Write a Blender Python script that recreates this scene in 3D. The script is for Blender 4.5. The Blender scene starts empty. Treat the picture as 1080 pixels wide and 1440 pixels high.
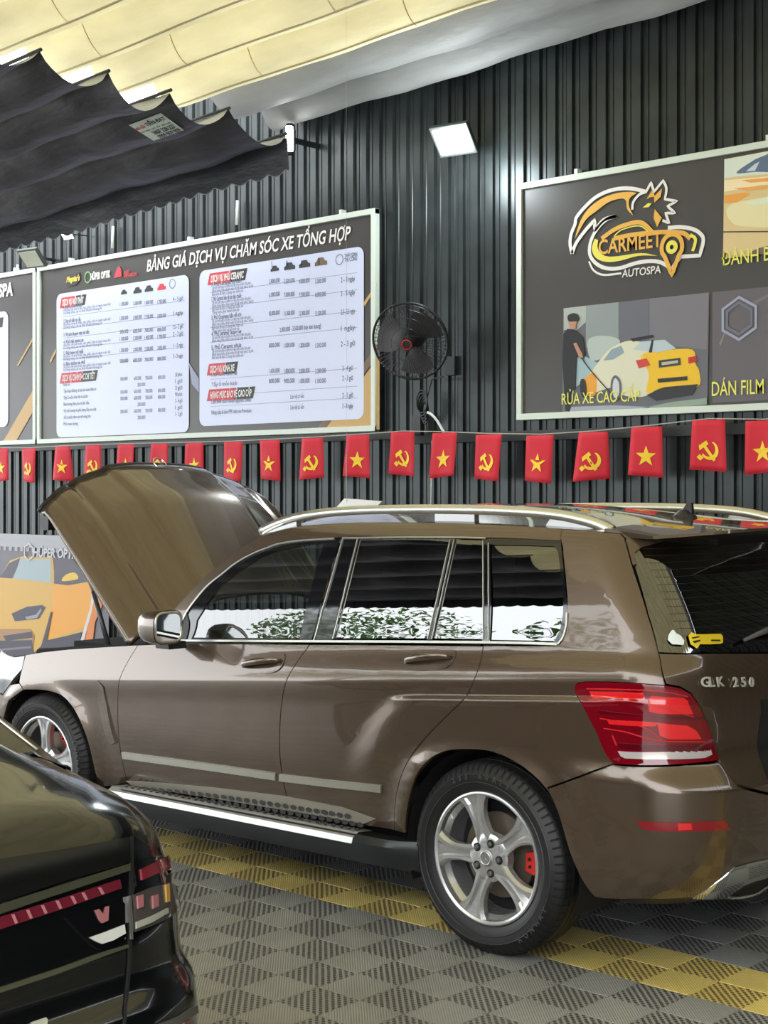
import bpy, bmesh, math, random
import numpy as np
from mathutils import Vector, Matrix
from mathutils.geometry import delaunay_2d_cdt, tessellate_polygon
random.seed(7)
sc = bpy.context.scene
C = sc.collection
# ---------------------------------------------------------------- camera, world, light, exposure
FPX, HORY, CAMH = 2100.0, 692.0, 1.681            # focal length in px of the 1080x1440 frame, horizon row, eye height
TH = math.atan(FPX/2290.0)
cT, sT = math.cos(TH), math.sin(TH)
cam = bpy.data.cameras.new('camera'); co = bpy.data.objects.new('camera', cam); C.objects.link(co)
cam.sensor_fit = 'VERTICAL'; cam.sensor_height = 24.0; cam.lens = 24.0*FPX/1440.0
cam.shift_y = -(720.0-HORY)/1440.0
co.location = (0, 0, CAMH); co.rotation_euler = (math.pi/2, 0, TH)
cam.clip_start = 0.05; cam.clip_end = 300
sc.camera = co
sc.view_settings.view_transform = 'Standard'; sc.view_settings.look = 'None'
sc.view_settings.gamma = 1.0; sc.view_settings.use_curve_mapping = False
sc.view_settings.exposure = 0.0
world = bpy.data.worlds.new('overcast_sky'); sc.world = world; world.use_nodes = True
wb = world.node_tree.nodes['Background']
wb.inputs[0].default_value = (0.93, 0.97, 1.0, 1); wb.inputs[1].default_value = 5.4
try:
    sc.cycles.use_denoising = True
    sc.cycles.max_bounces = 8; sc.cycles.transparent_max_bounces = 12; sc.cycles.caustics_reflective = False; sc.cycles.caustics_refractive = False
    sc.cycles.sample_clamp_indirect = 6.0
except Exception: pass
# ---------------------------------------------------------------- pixel -> world on a vertical plane y, and the floor
def U(px, py, y):
    u = (px-540.0)/FPX; Z = y/(u*sT+cT); return Vector((Z*(u*cT-sT), y, CAMH-(py-HORY)*Z/FPX))
def UX(px, py, x):
    u = (px-540.0)/FPX; Z = x/(u*cT-sT); return Vector((x, Z*(u*sT+cT), CAMH-(py-HORY)*Z/FPX))
def UZ(px, py, z):
    Z = FPX*(CAMH-z)/(py-HORY); X = (px-540.0)/FPX*Z; return Vector((X*cT-Z*sT, X*sT+Z*cT, z))
def PRJ(p):
    X = p[0]*cT+p[1]*sT; Z = -p[0]*sT+p[1]*cT; return (540+FPX*X/Z, HORY+FPX*(CAMH-p[2])/Z)
# ---------------------------------------------------------------- materials
MATS = {}
def mat(name, col, rough=.5, metal=0., coat=0., spec=.5, emis=None, estr=0., bump=None, noise=None):
    if name in MATS: return MATS[name]
    m = bpy.data.materials.new(name); m.use_nodes = True; nt = m.node_tree; b = nt.nodes['Principled BSDF']
    b.inputs['Base Color'].default_value = (*col, 1); b.inputs['Roughness'].default_value = rough
    b.inputs['Metallic'].default_value = metal; b.inputs['Coat Weight'].default_value = coat
    b.inputs['Coat Roughness'].default_value = .03
    b.inputs['Specular IOR Level'].default_value = spec
    if emis: b.inputs['Emission Color'].default_value = (*emis, 1); b.inputs['Emission Strength'].default_value = estr
    if noise or bump:
        tc = nt.nodes.new('ShaderNodeTexCoord')
    if noise:   # (scale, amount)
        n = nt.nodes.new('ShaderNodeTexNoise'); n.inputs['Scale'].default_value = noise[0]; n.inputs['Detail'].default_value = 6
        r = nt.nodes.new('ShaderNodeMapRange'); r.inputs[1].default_value = .3; r.inputs[2].default_value = .7
        r.inputs[3].default_value = 1-noise[1]; r.inputs[4].default_value = 1+noise[1]
        mx = nt.nodes.new('ShaderNodeVectorMath'); mx.operation = 'SCALE'; mx.inputs[0].default_value = col
        nt.links.new(tc.outputs['Object'], n.inputs['Vector']); nt.links.new(n.outputs[0], r.inputs[0])
        nt.links.new(r.outputs[0], mx.inputs['Scale']); nt.links.new(mx.outputs[0], b.inputs['Base Color'])
    if bump:    # (scale, strength, distance)
        n = nt.nodes.new('ShaderNodeTexNoise'); n.inputs['Scale'].default_value = bump[0]; n.inputs['Detail'].default_value = 4
        bp = nt.nodes.new('ShaderNodeBump'); bp.inputs['Strength'].default_value = bump[1]; bp.inputs['Distance'].default_value = bump[2]
        nt.links.new(tc.outputs['Object'], n.inputs['Vector']); nt.links.new(n.outputs[0], bp.inputs['Height'])
        nt.links.new(bp.outputs[0], b.inputs['Normal'])
    MATS[name] = m; return m
def glassmat(name, tint, ior=2.0, rough=0.0):
    if name in MATS: return MATS[name]
    m = bpy.data.materials.new(name); m.use_nodes = True; nt = m.node_tree
    for n in list(nt.nodes): nt.nodes.remove(n)
    o = nt.nodes.new('ShaderNodeOutputMaterial'); mx = nt.nodes.new('ShaderNodeMixShader')
    f = nt.nodes.new('ShaderNodeFresnel'); f.inputs[0].default_value = ior
    t = nt.nodes.new('ShaderNodeBsdfTransparent'); t.inputs[0].default_value = (*tint, 1)
    g = nt.nodes.new('ShaderNodeBsdfGlossy'); g.inputs['Roughness'].default_value = rough; g.inputs[0].default_value = (1, 1, 1, 1)
    nt.links.new(f.outputs[0], mx.inputs[0]); nt.links.new(t.outputs[0], mx.inputs[1]); nt.links.new(g.outputs[0], mx.inputs[2])
    nt.links.new(mx.outputs[0], o.inputs[0]); MATS[name] = m; return m
# car paint: metallic brown with coat
M_paint = mat('brown_metallic_paint', (.104, .070, .046), .27, .5, 1.0)
M_black = mat('black_plastic', (.012, .012, .013), .45)
M_gloss = mat('gloss_black', (.004, .004, .005), .06, 0, .6)
M_rubber = mat('tyre_rubber', (.008, .008, .008), .5, bump=(60, .25, .002))
M_alloy = mat('alloy_silver', (.58, .58, .58), .27, .75)
M_alloyd = mat('alloy_inner', (.42, .42, .43), .38, .8)
M_chrome = mat('chrome', (.85, .85, .86), .06, 1.0)
M_chromeb = mat('satin_aluminium', (.66, .65, .58), .30, .9)
M_rust = mat('worn_steel', (.15, .12, .09), .45, .6)
M_trim = mat('window_trim_metal', (.50, .49, .44), .34, .9)
M_red = mat('caliper_red', (.6, .02, .015), .4)
M_under = mat('underbody_black', (.006, .006, .006), .9)
M_glassd = glassmat('dark_tinted_glass', (.030, .030, .030), 2.5)
M_glassf = glassmat('front_tinted_glass', (.34, .37, .36), 2.2)
M_clear = glassmat('clear_lens', (.9, .9, .9), 1.5)
M_white = mat('white_paint', (.8, .8, .78), .4)
# ---------------------------------------------------------------- mesh helpers
def mk(name, verts, faces, m, parent=None, smooth=False, loc=None, mats=None, midx=None):
    me = bpy.data.meshes.new(name); me.from_pydata([tuple(v) for v in verts], [], faces); me.update()
    for x in (mats or [m]): me.materials.append(x)
    if midx: me.polygons.foreach_set('material_index', midx)
    if smooth: me.polygons.foreach_set('use_smooth', [True]*len(me.polygons))
    o = bpy.data.objects.new(name, me); C.objects.link(o)
    if parent: o.parent = parent
    if loc is not None: o.location = loc
    return o
def empty(name, loc=(0, 0, 0), rz=0, label=None, cat=None, group=None, kind=None):
    o = bpy.data.objects.new(name, None); C.objects.link(o); o.location = loc; o.rotation_euler = (0, 0, rz)
    o.empty_display_size = .1
    return tag(o, label, cat, group, kind)
def tag(o, label=None, cat=None, group=None, kind=None):
    if label: o['label'] = label
    if cat: o['category'] = cat
    if group: o['group'] = group
    if kind: o['kind'] = kind
    return o
class MB:
    def __init__(s): s.v = []; s.f = []; s.mi = []
    def add(s, v, f, mi=0):
        n = len(s.v); s.v += [tuple(p) for p in v]; s.f += [tuple(i+n for i in q) for q in f]; s.mi += [mi]*len(f); return s
    def box(s, a, b, mi=0):
        x0, y0, z0 = a; x1, y1, z1 = b
        return s.add([(x0,y0,z0),(x1,y0,z0),(x1,y1,z0),(x0,y1,z0),(x0,y0,z1),(x1,y0,z1),(x1,y1,z1),(x0,y1,z1)],
              [(0,3,2,1),(4,5,6,7),(0,1,5,4),(1,2,6,5),(2,3,7,6),(3,0,4,7)], mi)
    def tube(s, pts, r, n=8, mi=0, cap=True):
        pts = [Vector(p) for p in pts]; rs = r if isinstance(r, (list, tuple)) else [r]*len(pts)
        t0 = (pts[1]-pts[0]).normalized(); up = Vector((0,0,1)) if abs(t0.z) < .9 else Vector((1,0,0))
        a = t0.cross(up).normalized(); vs = []
        for i, p in enumerate(pts):
            t = (pts[min(i+1,len(pts)-1)]-pts[max(i-1,0)]).normalized()
            a = (a-t*a.dot(t)).normalized(); b = t.cross(a)
            for k in range(n):
                q = 2*math.pi*k/n; vs.append(p+(a*math.cos(q)+b*math.sin(q))*rs[i])
        fs = [(i*n+k, i*n+(k+1)%n, (i+1)*n+(k+1)%n, (i+1)*n+k) for i in range(len(pts)-1) for k in range(n)]
        if cap: fs += [tuple(range(n))[::-1], tuple((len(pts)-1)*n+k for k in range(n))]
        return s.add(vs, fs, mi)
    def sweep(s, pts, prof, side, mi=0, cap=True, scale=None):
        """sweep closed 2-D profile (a,b) along pts; a along `side` vector, b along tangent x side"""
        pts = [Vector(p) for p in pts]; n = len(prof); vs = []
        for i, p in enumerate(pts):
            t = (pts[min(i+1,len(pts)-1)]-pts[max(i-1,0)]).normalized(); sd = Vector(side)
            sd = (sd-t*sd.dot(t)).normalized(); b = t.cross(sd); k = scale[i] if scale else 1
            for (u, w) in prof: vs.append(p+sd*u*k+b*w*k)
        fs = [(i*n+k, i*n+(k+1)%n, (i+1)*n+(k+1)%n, (i+1)*n+k) for i in range(len(pts)-1) for k in range(n)]
        if cap: fs += [tuple(range(n))[::-1], tuple((len(pts)-1)*n+k for k in range(n))]
        return s.add(vs, fs, mi)
    def lathe(s, prof, n=32, axis='y', c=(0,0,0), mi=0, close=False):
        vs = []
        for (r, h) in prof:
            for k in range(n):
                q = 2*math.pi*k/n; x, z = r*math.cos(q), r*math.sin(q)
                v = (x, h, z) if axis == 'y' else ((x, z, h) if axis == 'z' else (h, x, z))
                vs.append((v[0]+c[0], v[1]+c[1], v[2]+c[2]))
        L = len(prof); rg = range(L if close else L-1)
        fs = [(i*n+k, i*n+(k+1)%n, ((i+1)%L)*n+(k+1)%n, ((i+1)%L)*n+k) for i in rg for k in range(n)]
        return s.add(vs, fs, mi)
    def prism(s, poly, y0, y1, mi=0, fr=None):
        """poly: list of 2-D (a,b) outline, extruded; fr maps (a,b,d) to 3-D (default x,y=d,z)"""
        fr = fr or (lambda a, b, d: (a, d, b)); n = len(poly)
        tri = tessellate_polygon([[Vector((p[0], p[1], 0)) for p in poly]])
        vs = [fr(p[0], p[1], y0) for p in poly]+[fr(p[0], p[1], y1) for p in poly]
        fs = [tuple(t) for t in tri]+[tuple(i+n for i in t[::-1]) for t in tri]+[(i, (i+1)%n, (i+1)%n+n, i+n) for i in range(n)]
        return s.add(vs, fs, mi)
    def build(s, name, m, parent=None, smooth=False, loc=None, mats=None, fix=True, bevel=0):
        o = mk(name, s.v, s.f, m, parent, smooth, loc, mats, s.mi if mats else None)
        if fix:
            bm = bmesh.new(); bm.from_mesh(o.data); bmesh.ops.recalc_face_normals(bm, faces=bm.faces); bm.to_mesh(o.data); bm.free()
        if bevel:
            b = o.modifiers.new('bevel', 'BEVEL'); b.width = bevel; b.segments = 2; b.limit_method = 'ANGLE'; b.angle_limit = .6
        return o
def sh30(o, ang=.6):
    """smooth shading with sharp edges above ang"""
    me = o.data; me.polygons.foreach_set('use_smooth', [True]*len(me.polygons))
    bm = bmesh.new(); bm.from_mesh(me)
    for e in bm.edges:
        if len(e.link_faces) == 2 and e.calc_face_angle(0) > ang: e.smooth = False
    bm.to_mesh(me); bm.free(); return o
def catmull(pts, k=6, closed=False):
    """pts may carry a third entry 1 marking a corner; returns a dense polyline"""
    P = [(float(p[0]), float(p[1])) for p in pts]; cn = [len(p) > 2 and p[2] for p in pts]; n = len(P); out = []
    rng = range(n if closed else n-1)
    for i in rng:
        p1, p2 = P[i], P[(i+1) % n]
        p0 = P[i-1] if (i > 0 or closed) and not cn[i] else (2*p1[0]-p2[0], 2*p1[1]-p2[1])
        j = (i+1) % n; p3 = P[(i+2) % n] if (i+2 < n or closed) and not cn[j] else (2*p2[0]-p1[0], 2*p2[1]-p1[1])
        for q in range(k):
            t = q/k; a = [0, 0]
            for d in (0, 1):
                a[d] = .5*((2*p1[d])+(-p0[d]+p2[d])*t+(2*p0[d]-5*p1[d]+4*p2[d]-p3[d])*t*t+(-p0[d]+3*p1[d]-3*p2[d]+p3[d])*t**3)
            out.append(tuple(a))
    if not closed: out.append(P[-1])
    return out
def txt(name, s, size, m, parent, loc, xdir=(1,0,0), up=(0,0,1), bold=0., shear=0., align='LEFT', ext=.0004, sx=1., space=1.):
    """flat lettering converted to a mesh; xdir/up give its plane"""
    cu = bpy.data.curves.new(name, 'FONT'); cu.body = s; cu.size = size; cu.offset = bold; cu.shear = shear
    cu.align_x = align; cu.extrude = ext; cu.resolution_u = 3; cu.space_character = space
    t = bpy.data.objects.new(name, cu); C.objects.link(t)
    dg = bpy.context.evaluated_depsgraph_get(); dg.update()
    me = bpy.data.meshes.new_from_object(t.evaluated_get(dg)); bpy.data.objects.remove(t); bpy.data.curves.remove(cu)
    me.name = name; me.materials.clear(); me.materials.append(m)
    X = Vector(xdir).normalized()*sx; Y = Vector(up).normalized(); Z = X.cross(Y).normalized()
    M = Matrix(((X.x, Y.x, Z.x, loc[0]), (X.y, Y.y, Z.y, loc[1]), (X.z, Y.z, Z.z, loc[2]), (0, 0, 0, 1)))
    me.transform(M); o = bpy.data.objects.new(name, me); C.objects.link(o)
    if parent: o.parent = parent
    return o
def join_me(name, objs, parent=None):
    """merge several flat prints of one colour into one part"""
    bm = bmesh.new()
    for o in objs: bm.from_mesh(o.data)
    me = bpy.data.meshes.new(name); bm.to_mesh(me); bm.free()
    for m in objs[0].data.materials: me.materials.append(m)
    for o in objs: bpy.data.objects.remove(o)
    o = bpy.data.objects.new(name, me); C.objects.link(o)
    if parent: o.parent = parent
    return o
# ================================================================ the curved body shell both cars are panelled on
def hermite(knots, x):
    ks = knots
    if x <= ks[0][0]: return ks[0][1]
    if x >= ks[-1][0]: return ks[-1][1]
    for i in range(len(ks)-1):
        if x <= ks[i+1][0]: break
    x0, y0 = ks[i]; x1, y1 = ks[i+1]; h = x1-x0; d = (y1-y0)/h
    dm = (y0-ks[i-1][1])/(x0-ks[i-1][0]) if i > 0 else d
    dp = (ks[i+2][1]-y1)/(ks[i+2][0]-x1) if i+2 < len(ks) else d
    m0 = 0 if dm*d <= 0 else 2*dm*d/(dm+d); m1 = 0 if dp*d <= 0 else 2*dp*d/(dp+d)
    t = (x-x0)/h
    return y0*(2*t**3-3*t*t+1)+m0*h*(t**3-2*t*t+t)+y1*(-2*t**3+3*t*t)+m1*h*(t**3-t*t)
class Shell:
    """s in [0,4] side front to rear, [4,4.5] rear corner, [4.5,5.1] rear face to centre; [-.5,0] front corner, [-1.1,-.5] front face"""
    def __init__(S, yc, side, W, xr, rr, xf, rf, cb=.05, grid=None):
        S.yc, S.sd, S.W, S.xr, S.rr, S.xf, S.rf, S.cb = yc, side, W, xr, rr, xf, rf, cb
        S.S = np.concatenate([np.arange(-.5, 0, .05), np.arange(0, 4, .05), np.arange(4, 5.1, .03)]) if grid is None else grid
        S.G = None; S.rows = None
    def loc(S, s, z):
        xr, xf, rr, rf = S.xr(z), S.xf(z), S.rr(z), S.rf(z); xa, xb = xf+rf, xr-rr
        if s > 4:
            W = S.W(xb, z)
            if s <= 4.5: a = (s-4)*math.pi; return xb+rr*math.sin(a)+S.bul(W-rr*(1-math.cos(a)), W), W-rr*(1-math.cos(a))
            Y = (W-rr)*(1-(s-4.5)/.6); return xr+S.bul(Y, W), Y
        if s < 0:
            W = S.W(xa, z)
            if s >= -.5: a = -s*math.pi; return xa-rf*math.sin(a)-S.bul(W-rf*(1-math.cos(a)), W), W-rf*(1-math.cos(a))
            Y = (W-rf)*(1-(-s-.5)/.6); return xf-S.bul(Y, W), Y
        x = xa+(xb-xa)*s/4; return x, S.W(x, z)
    def bul(S, Y, W):
        t = 1-(Y/W)**2; return S.cb*t
    def P(S, s, z, off=0.0):
        x, Y = S.loc(s, z); p = Vector((x, S.yc-S.sd*Y, z))
        if off: p = p+S.N(s, z)*off
        return p
    def N(S, s, z):
        e = .004; a = S.P(s+e, z)-S.P(s-e, z); b = S.P(s, z+e)-S.P(s, z-e); n = a.cross(b)*S.sd
        return n.normalized()
    def solve(S, px, py, guess=None):
        if S.G is None:
            Z = np.arange(.25, 1.72, .04); S.G = [(s, z, *PRJ(S.P(s, z))) for s in S.S for z in Z]; S.Ga = np.array([(g[2], g[3]) for g in S.G])
        if guess is None:
            k = int(np.argmin(((S.Ga-np.array((px, py)))**2).sum(1))); s, z = S.G[k][0], S.G[k][1]
        else: s, z = guess
        for it in range(14):
            u, v = PRJ(S.P(s, z)); eu, ev = px-u, py-v
            if abs(eu)+abs(ev) < .02: break
            u1, v1 = PRJ(S.P(s+.002, z)); u2, v2 = PRJ(S.P(s, z+.002))
            a, b, c_, d = (u1-u)/.002, (u2-u)/.002, (v1-v)/.002, (v2-v)/.002; D = a*d-b*c_
            if abs(D) < 1e-3: break
            ds = max(-.15, min(.15, (eu*d-ev*b)/D)); dz = max(-.12, min(.12, (a*ev-c_*eu)/D)); s += ds; z += dz
        return s, z
    def pts(S, poly, g=None):
        out = []; keep = g is not None
        for p in poly:
            q = S.solve(p[0], p[1], g)
            u, v = PRJ(S.P(*q))
            if abs(u-p[0])+abs(v-p[1]) > 1.5 and not keep:
                q = S.solve(p[0], p[1])
            out.append(q); g = q
        return out
def dens(sz, ds=.05, dz=.03, closed=True):
    out = []; n = len(sz)
    for i in range(n if closed else n-1):
        a, b = sz[i], sz[(i+1) % n]; k = max(1, int(max(abs(a[0]-b[0])/ds, abs(a[1]-b[1])/dz)))
        for j in range(k): out.append((a[0]+(b[0]-a[0])*j/k, a[1]+(b[1]-a[1])*j/k))
    if not closed: out.append(sz[-1])
    return out
def inset(poly, d):
    n = len(poly); A = sum(poly[i][0]*poly[(i+1) % n][1]-poly[(i+1) % n][0]*poly[i][1] for i in range(n)); sg = 1 if A > 0 else -1; out = []
    for i in range(n):
        p0, p, p1 = poly[i-1], poly[i], poly[(i+1) % n]
        e0 = np.array(p)-np.array(p0); e1 = np.array(p1)-np.array(p); l0, l1 = np.hypot(*e0), np.hypot(*e1)
        if l0 < 1e-9 or l1 < 1e-9: out.append(tuple(p)); continue
        n0 = np.array((-e0[1], e0[0]))/l0*sg; n1 = np.array((-e1[1], e1[0]))/l1*sg; b = n0+n1; k = max(.35, 1+float(n0 @ n1))
        b = b/k*1.0; out.append((p[0]+b[0]*d, p[1]+b[1]*d))
    return out
def pip(x, y, X, Y):
    c = False; n = len(X); j = n-1
    for i in range(n):
        if (Y[i] > y) != (Y[j] > y) and x < (X[j]-X[i])*(y-Y[i])/(Y[j]-Y[i])+X[i]: c = not c
        j = i
    return c
def panel(S, name, sz, m, parent, gap=.002, thick=.012, off=0.0, ds=.06, dz=.02, mirror=None, bulge=None, flange=True, smoothn=True):
    """sz: outline in shell coordinates (closed). Builds a thick skin with inturned edge on shell S; mirror='join' adds the mirrored half, 'only' gives the far side"""
    sz = dens(sz, ds, dz*1.2)
    cl = [sz[0]]
    for p in sz[1:]:
        if abs(p[0]-cl[-1][0])+abs(p[1]-cl[-1][1]) > 1e-4: cl.append(p)
    sz = cl
    if gap: sz = inset(sz, gap)
    Q = [Vector((p[0]/ds, p[1]/dz)) for p in sz]; X = [q.x for q in Q]; Y = [q.y for q in Q]; n = len(Q)
    vs = list(Q); QA = np.array([(q.x, q.y) for q in Q])
    for i in range(int(math.floor(min(X))), int(math.ceil(max(X)))+1):
        for j in range(int(math.floor(min(Y))), int(math.ceil(max(Y)))+1):
            x, y = i+(.5 if j % 2 else 0), j
            if S.rows and any(abs(y*dz-z_) < dz*.55 for z_ in S.rows(x*ds)): continue
            if ((QA-np.array((x, y)))**2).sum(1).min() > .25 and pip(x, y, X, Y): vs.append(Vector((x, y)))
    if S.rows:
        for i in range(int(math.floor(min(X)*2)), int(math.ceil(max(X)*2))+1):
            for z_ in S.rows(i*ds/2):
                x, y = i/2, z_/dz
                if ((QA-np.array((x, y)))**2).sum(1).min() > .06 and pip(x, y, X, Y): vs.append(Vector((x, y)))
    r = delaunay_2d_cdt(vs, [(i, (i+1) % n) for i in range(n)], [], 1, 1e-5)
    for tr in range(6):
        if r[2]: break
        jj = random.Random(tr); vs = [Vector((v.x+jj.uniform(-.004, .004), v.y+jj.uniform(-.004, .004))) for v in vs]
        r = delaunay_2d_cdt(vs, [(i, (i+1) % n) for i in range(n)], [], 1, 1e-5)
    V2, F = r[0], [list(f) for f in r[2]]
    if not F:
        print('panel failed', name); return None
    P3, N3 = [], []
    for v in V2:
        s, z = v.x*ds, v.y*dz; nn = S.N(s, z); o = off
        if bulge: o += bulge(s, z)
        P3.append(S.P(s, z)+nn*o); N3.append(nn)
    if bulge: smoothn = False
    F = [f[::-1] if (P3[f[1]]-P3[f[0]]).cross(P3[f[2]]-P3[f[0]]).dot(N3[f[0]]) < 0 else f for f in F if (P3[f[1]]-P3[f[0]]).cross(P3[f[2]]-P3[f[0]]).length > 1e-9]
    nm = len(P3); NN = list(N3)
    if flange:
        # boundary edges
        cnt = {}
        for f in F:
            for k in range(len(f)):
                e = (f[k], f[(k+1) % len(f)]); cnt[e] = cnt.get(e, 0)+1
        for (i, j) in [e for e in cnt if (e[1], e[0]) not in cnt]:
            k = len(P3); d = (P3[j]-P3[i])
            if d.length < 1e-9: continue
            fn = d.normalized().cross(N3[i])
            P3 += [P3[i].copy(), P3[j].copy(), P3[j]-N3[j]*thick, P3[i]-N3[i]*thick]; NN += [(N3[i]*.5+fn).normalized(), (N3[j]*.5+fn).normalized(), fn, fn]
            F.append([k+1, k, k+3, k+2])
    mir = lambda p: Vector((p[0], 2*S.yc-p[1], p[2])); mn = lambda p: Vector((p[0], -p[1], p[2]))
    if mirror == 'join':
        k = len(P3); P3 += [mir(p) for p in P3]; NN += [mn(q) for q in NN]; F += [[i+k for i in f[::-1]] for f in F]
    elif mirror == 'only':
        P3 = [mir(p) for p in P3]; NN = [mn(q) for q in NN]; F = [f[::-1] for f in F]
    me = bpy.data.meshes.new(name); me.from_pydata([tuple(p) for p in P3], [], F); me.update(); me.materials.append(m)
    me.polygons.foreach_set('use_smooth', [True]*len(me.polygons))
    if smoothn: me.normals_split_custom_set_from_vertices([tuple(q) for q in NN])
    o = bpy.data.objects.new(name, me); C.objects.link(o); o.parent = parent
    if mirror == 'both':
        k = len(P3); me2 = bpy.data.meshes.new(name)
        me2.from_pydata([tuple(mir(p)) for p in P3], [], [f[::-1] for f in F]); me2.update(); me2.materials.append(m)
        me2.polygons.foreach_set('use_smooth', [True]*len(me2.polygons))
        if smoothn: me2.normals_split_custom_set_from_vertices([tuple(mn(q)) for q in NN])
        o2 = bpy.data.objects.new(name, me2); C.objects.link(o2); o2.parent = parent
        o.name = name; o['far'] = o2.name
    return o
def far(o): 
    n = o.get('far'); 
    if n: del o['far']
    return bpy.data.objects[n] if n else None
def rebase(root, loc):
    """move a finished thing's origin to its base point without moving its shape"""
    L = Vector(loc); done = set()
    def rec(o):
        if o.type == 'EMPTY' and o is not root: o.location = Vector(o.location)-L; return
        if o.type == 'MESH' and o.data.name not in done: o.data.transform(Matrix.Translation(-L)); done.add(o.data.name)
        for c in o.children: rec(c)
    rec(root); root.location = L
def bounds(o):
    pts = []
    def rec(q, off):
        off = off+Vector(q.location)
        if q.type == 'MESH':
            n = len(q.data.vertices); a = np.empty(n*3, 'f'); q.data.vertices.foreach_get('co', a); a = a.reshape(-1, 3)
            if n: pts.append(a.min(0)+np.array(off)); pts.append(a.max(0)+np.array(off))
        for c in q.children: rec(c, off)
    rec(o, Vector((0, 0, 0))); P_ = np.array(pts); return P_.min(0), P_.max(0)
# ================================================================ brown sport utility car
YC = 5.13
def zc_(x): return .916+.083*(x+4.424)
def zb_(x): return 1.03+.0595*(x+5.11)
HR = Vector((-3.391, 4.235, .352)); HF = Vector((-6.140, 4.235, .348))
def sstep(a, b, x):
    t = max(0, min(1, (x-a)/(b-a))); return t*t*(3-2*t)
def W_suv(x, z):
    c, b = zc_(x), zb_(x)
    k = [(.22, .79), (.30, .835), (.38, .868), (.48, .888), (.60, .903), (c-.10, .909), (c-.010, .9175), (c+.006, .9160), (c+.03, .910), (b-.03, .879), (b, .871), (b+.03, .863)]
    t = z-b-.03
    w = hermite(k, z) if t <= 0 else .863-.240*t-.19*t*t-(.0 if z < 1.50 else 2.2*(z-1.50)**1.6)
    w = max(w, .3)
    for h in (HR, HF):
        d = math.hypot(x-h.x, z-h.z)
        if d < .62: w += .022*math.exp(-((d-.40)/.055)**2)*(1-sstep(.62, .80, z))
    dr_ = math.hypot(x-HR.x, z-HR.z); zt = c-.055
    if dr_ < 1.3 and z > .5: w += .013*((1-sstep(.62, .74, dr_)) if x < HR.x else (1-sstep(-2.9, -2.7, x)))*(1-sstep(zt-.022, zt+.004, z))*sstep(.5, .7, z)
    if x > -3.1: w += .018*sstep(.78, .70, z)*sstep(-3.1, -2.9, x)
    w -= .02*((x+4.5)/2.1)**2 if x > -4.5 else .028*((x+4.5)/2.1)**2
    return w
lin = lambda ks: (lambda z: hermite(ks, z))
SV = Shell(YC, 1, W_suv, lin([(.25, -2.70), (.35, -2.60), (.45, -2.545), (.6, -2.508), (.690, -2.507), (.706, -2.516), (.81, -2.578), (1.0, -2.585), (1.14, -2.625), (1.55, -2.885), (1.7, -2.99)]),
           lin([(.3, .26), (.7, .25), (.85, .24), (1.1, .20), (1.5, .16)]), lin([(.25, -6.82), (.5, -6.92), (.7, -6.90), (.9, -6.80), (1.1, -6.62), (1.7, -6.5)]),
           lin([(.3, .42), (.9, .42), (1.2, .3)]), .06)
def srows(s):
    if 0 <= s <= 4:
        x = SV.loc(s, .85)[0]; c = zc_(x); return (c-.016, c-.010, c-.004, c+.001, c+.006, c+.012, c-.08, c-.07, c-.062, c-.055, c-.048)
    return (.688, .694, .700, .706, .712) if s > 4 else ()
SV.rows = srows
suv = empty('sport_utility_car', label='brown metallic SUV parked side on with its hood raised open', cat='car')
seamA = [(194, 907, 1), (180, 930), (169, 953), (166, 975), (166, 1020), (170, 1060), (179, 1102, 1)]
seamB = [(436, 906, 1), (418, 931), (403, 957), (396, 990), (393, 1045), (397, 1090), (408, 1142, 1)]
seamC = [(680, 908, 1), (676, 930), (668, 953), (655, 980), (630, 1005), (600, 1036), (574, 1070), (560, 1105), (555, 1140), (555, 1168, 1)]
archR = [(570, 1172, 1), (573, 1135), (585, 1092), (601, 1070), (622, 1058), (647, 1054), (690, 1057), (727, 1073), (754, 1094), (773, 1116, 1)]
archR2 = [(773, 1116, 1), (784, 1140), (793, 1170), (804, 1205), (816, 1232), (828, 1252), (836, 1261, 1)]
archF = [(33, 970, 1), (63, 971), (86, 978), (103, 996), (116, 1022), (125, 1048), (132, 1078), (139, 1108, 1)]
cat = lambda *L: [p for l in L for p in l]
cA, cB, cC = catmull(seamA), catmull(seamB), catmull(seamC)
cR, cR2, cF = catmull(archR), catmull(archR2), catmull(archF)
def L(*p): return list(p)
S_ = SV.pts
doorF = panel(SV, 'front_door', S_(cat(cA, [(260, 1116), (340, 1130)], cB[::-1], [(380, 905.5), (300, 905), (240, 905)])), M_paint, suv, gap=.0028, thick=.02, mirror='both')
doorR = panel(SV, 'rear_door', S_(cat(cB, [(470, 1153), (520, 1162)], cC[::-1], [(600, 907), (520, 906.5)])), M_paint, suv, gap=.0028, thick=.02, mirror='both')
lampL = [(863, 1074), (838, 1027), (819, 991), (808.5, 972)]
lampT = [(808.5, 966), (812, 961), (824, 959), (858, 959), (891, 960.5), (936, 964)]
rr_top = [(872, 750), (840, 747), (790, 743.5)]
quarter = panel(SV, 'quarter_panel', S_(cat(cC, cR, [(770, 1107.5)], [(800, 1097), (835, 1084)], lampL, lampT, [(925, 915), (912, 869), (889, 797), (881, 768), (878, 757)], rr_top,
                [(788, 757), (791, 768), (797, 830), (798, 862), (794, 885), (788, 900), (782, 908)])), M_paint, suv, gap=.0018, thick=.02, mirror='both')
fender = panel(SV, 'front_fender', S_(cat(cA[::-1], [(150, 909.5), (96, 913), (60, 917), (36, 921)], [(31, 941), (27, 960)], cF, [(150, 1106)])), M_paint, suv, gap=.0022, thick=.02, mirror='both')
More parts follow.
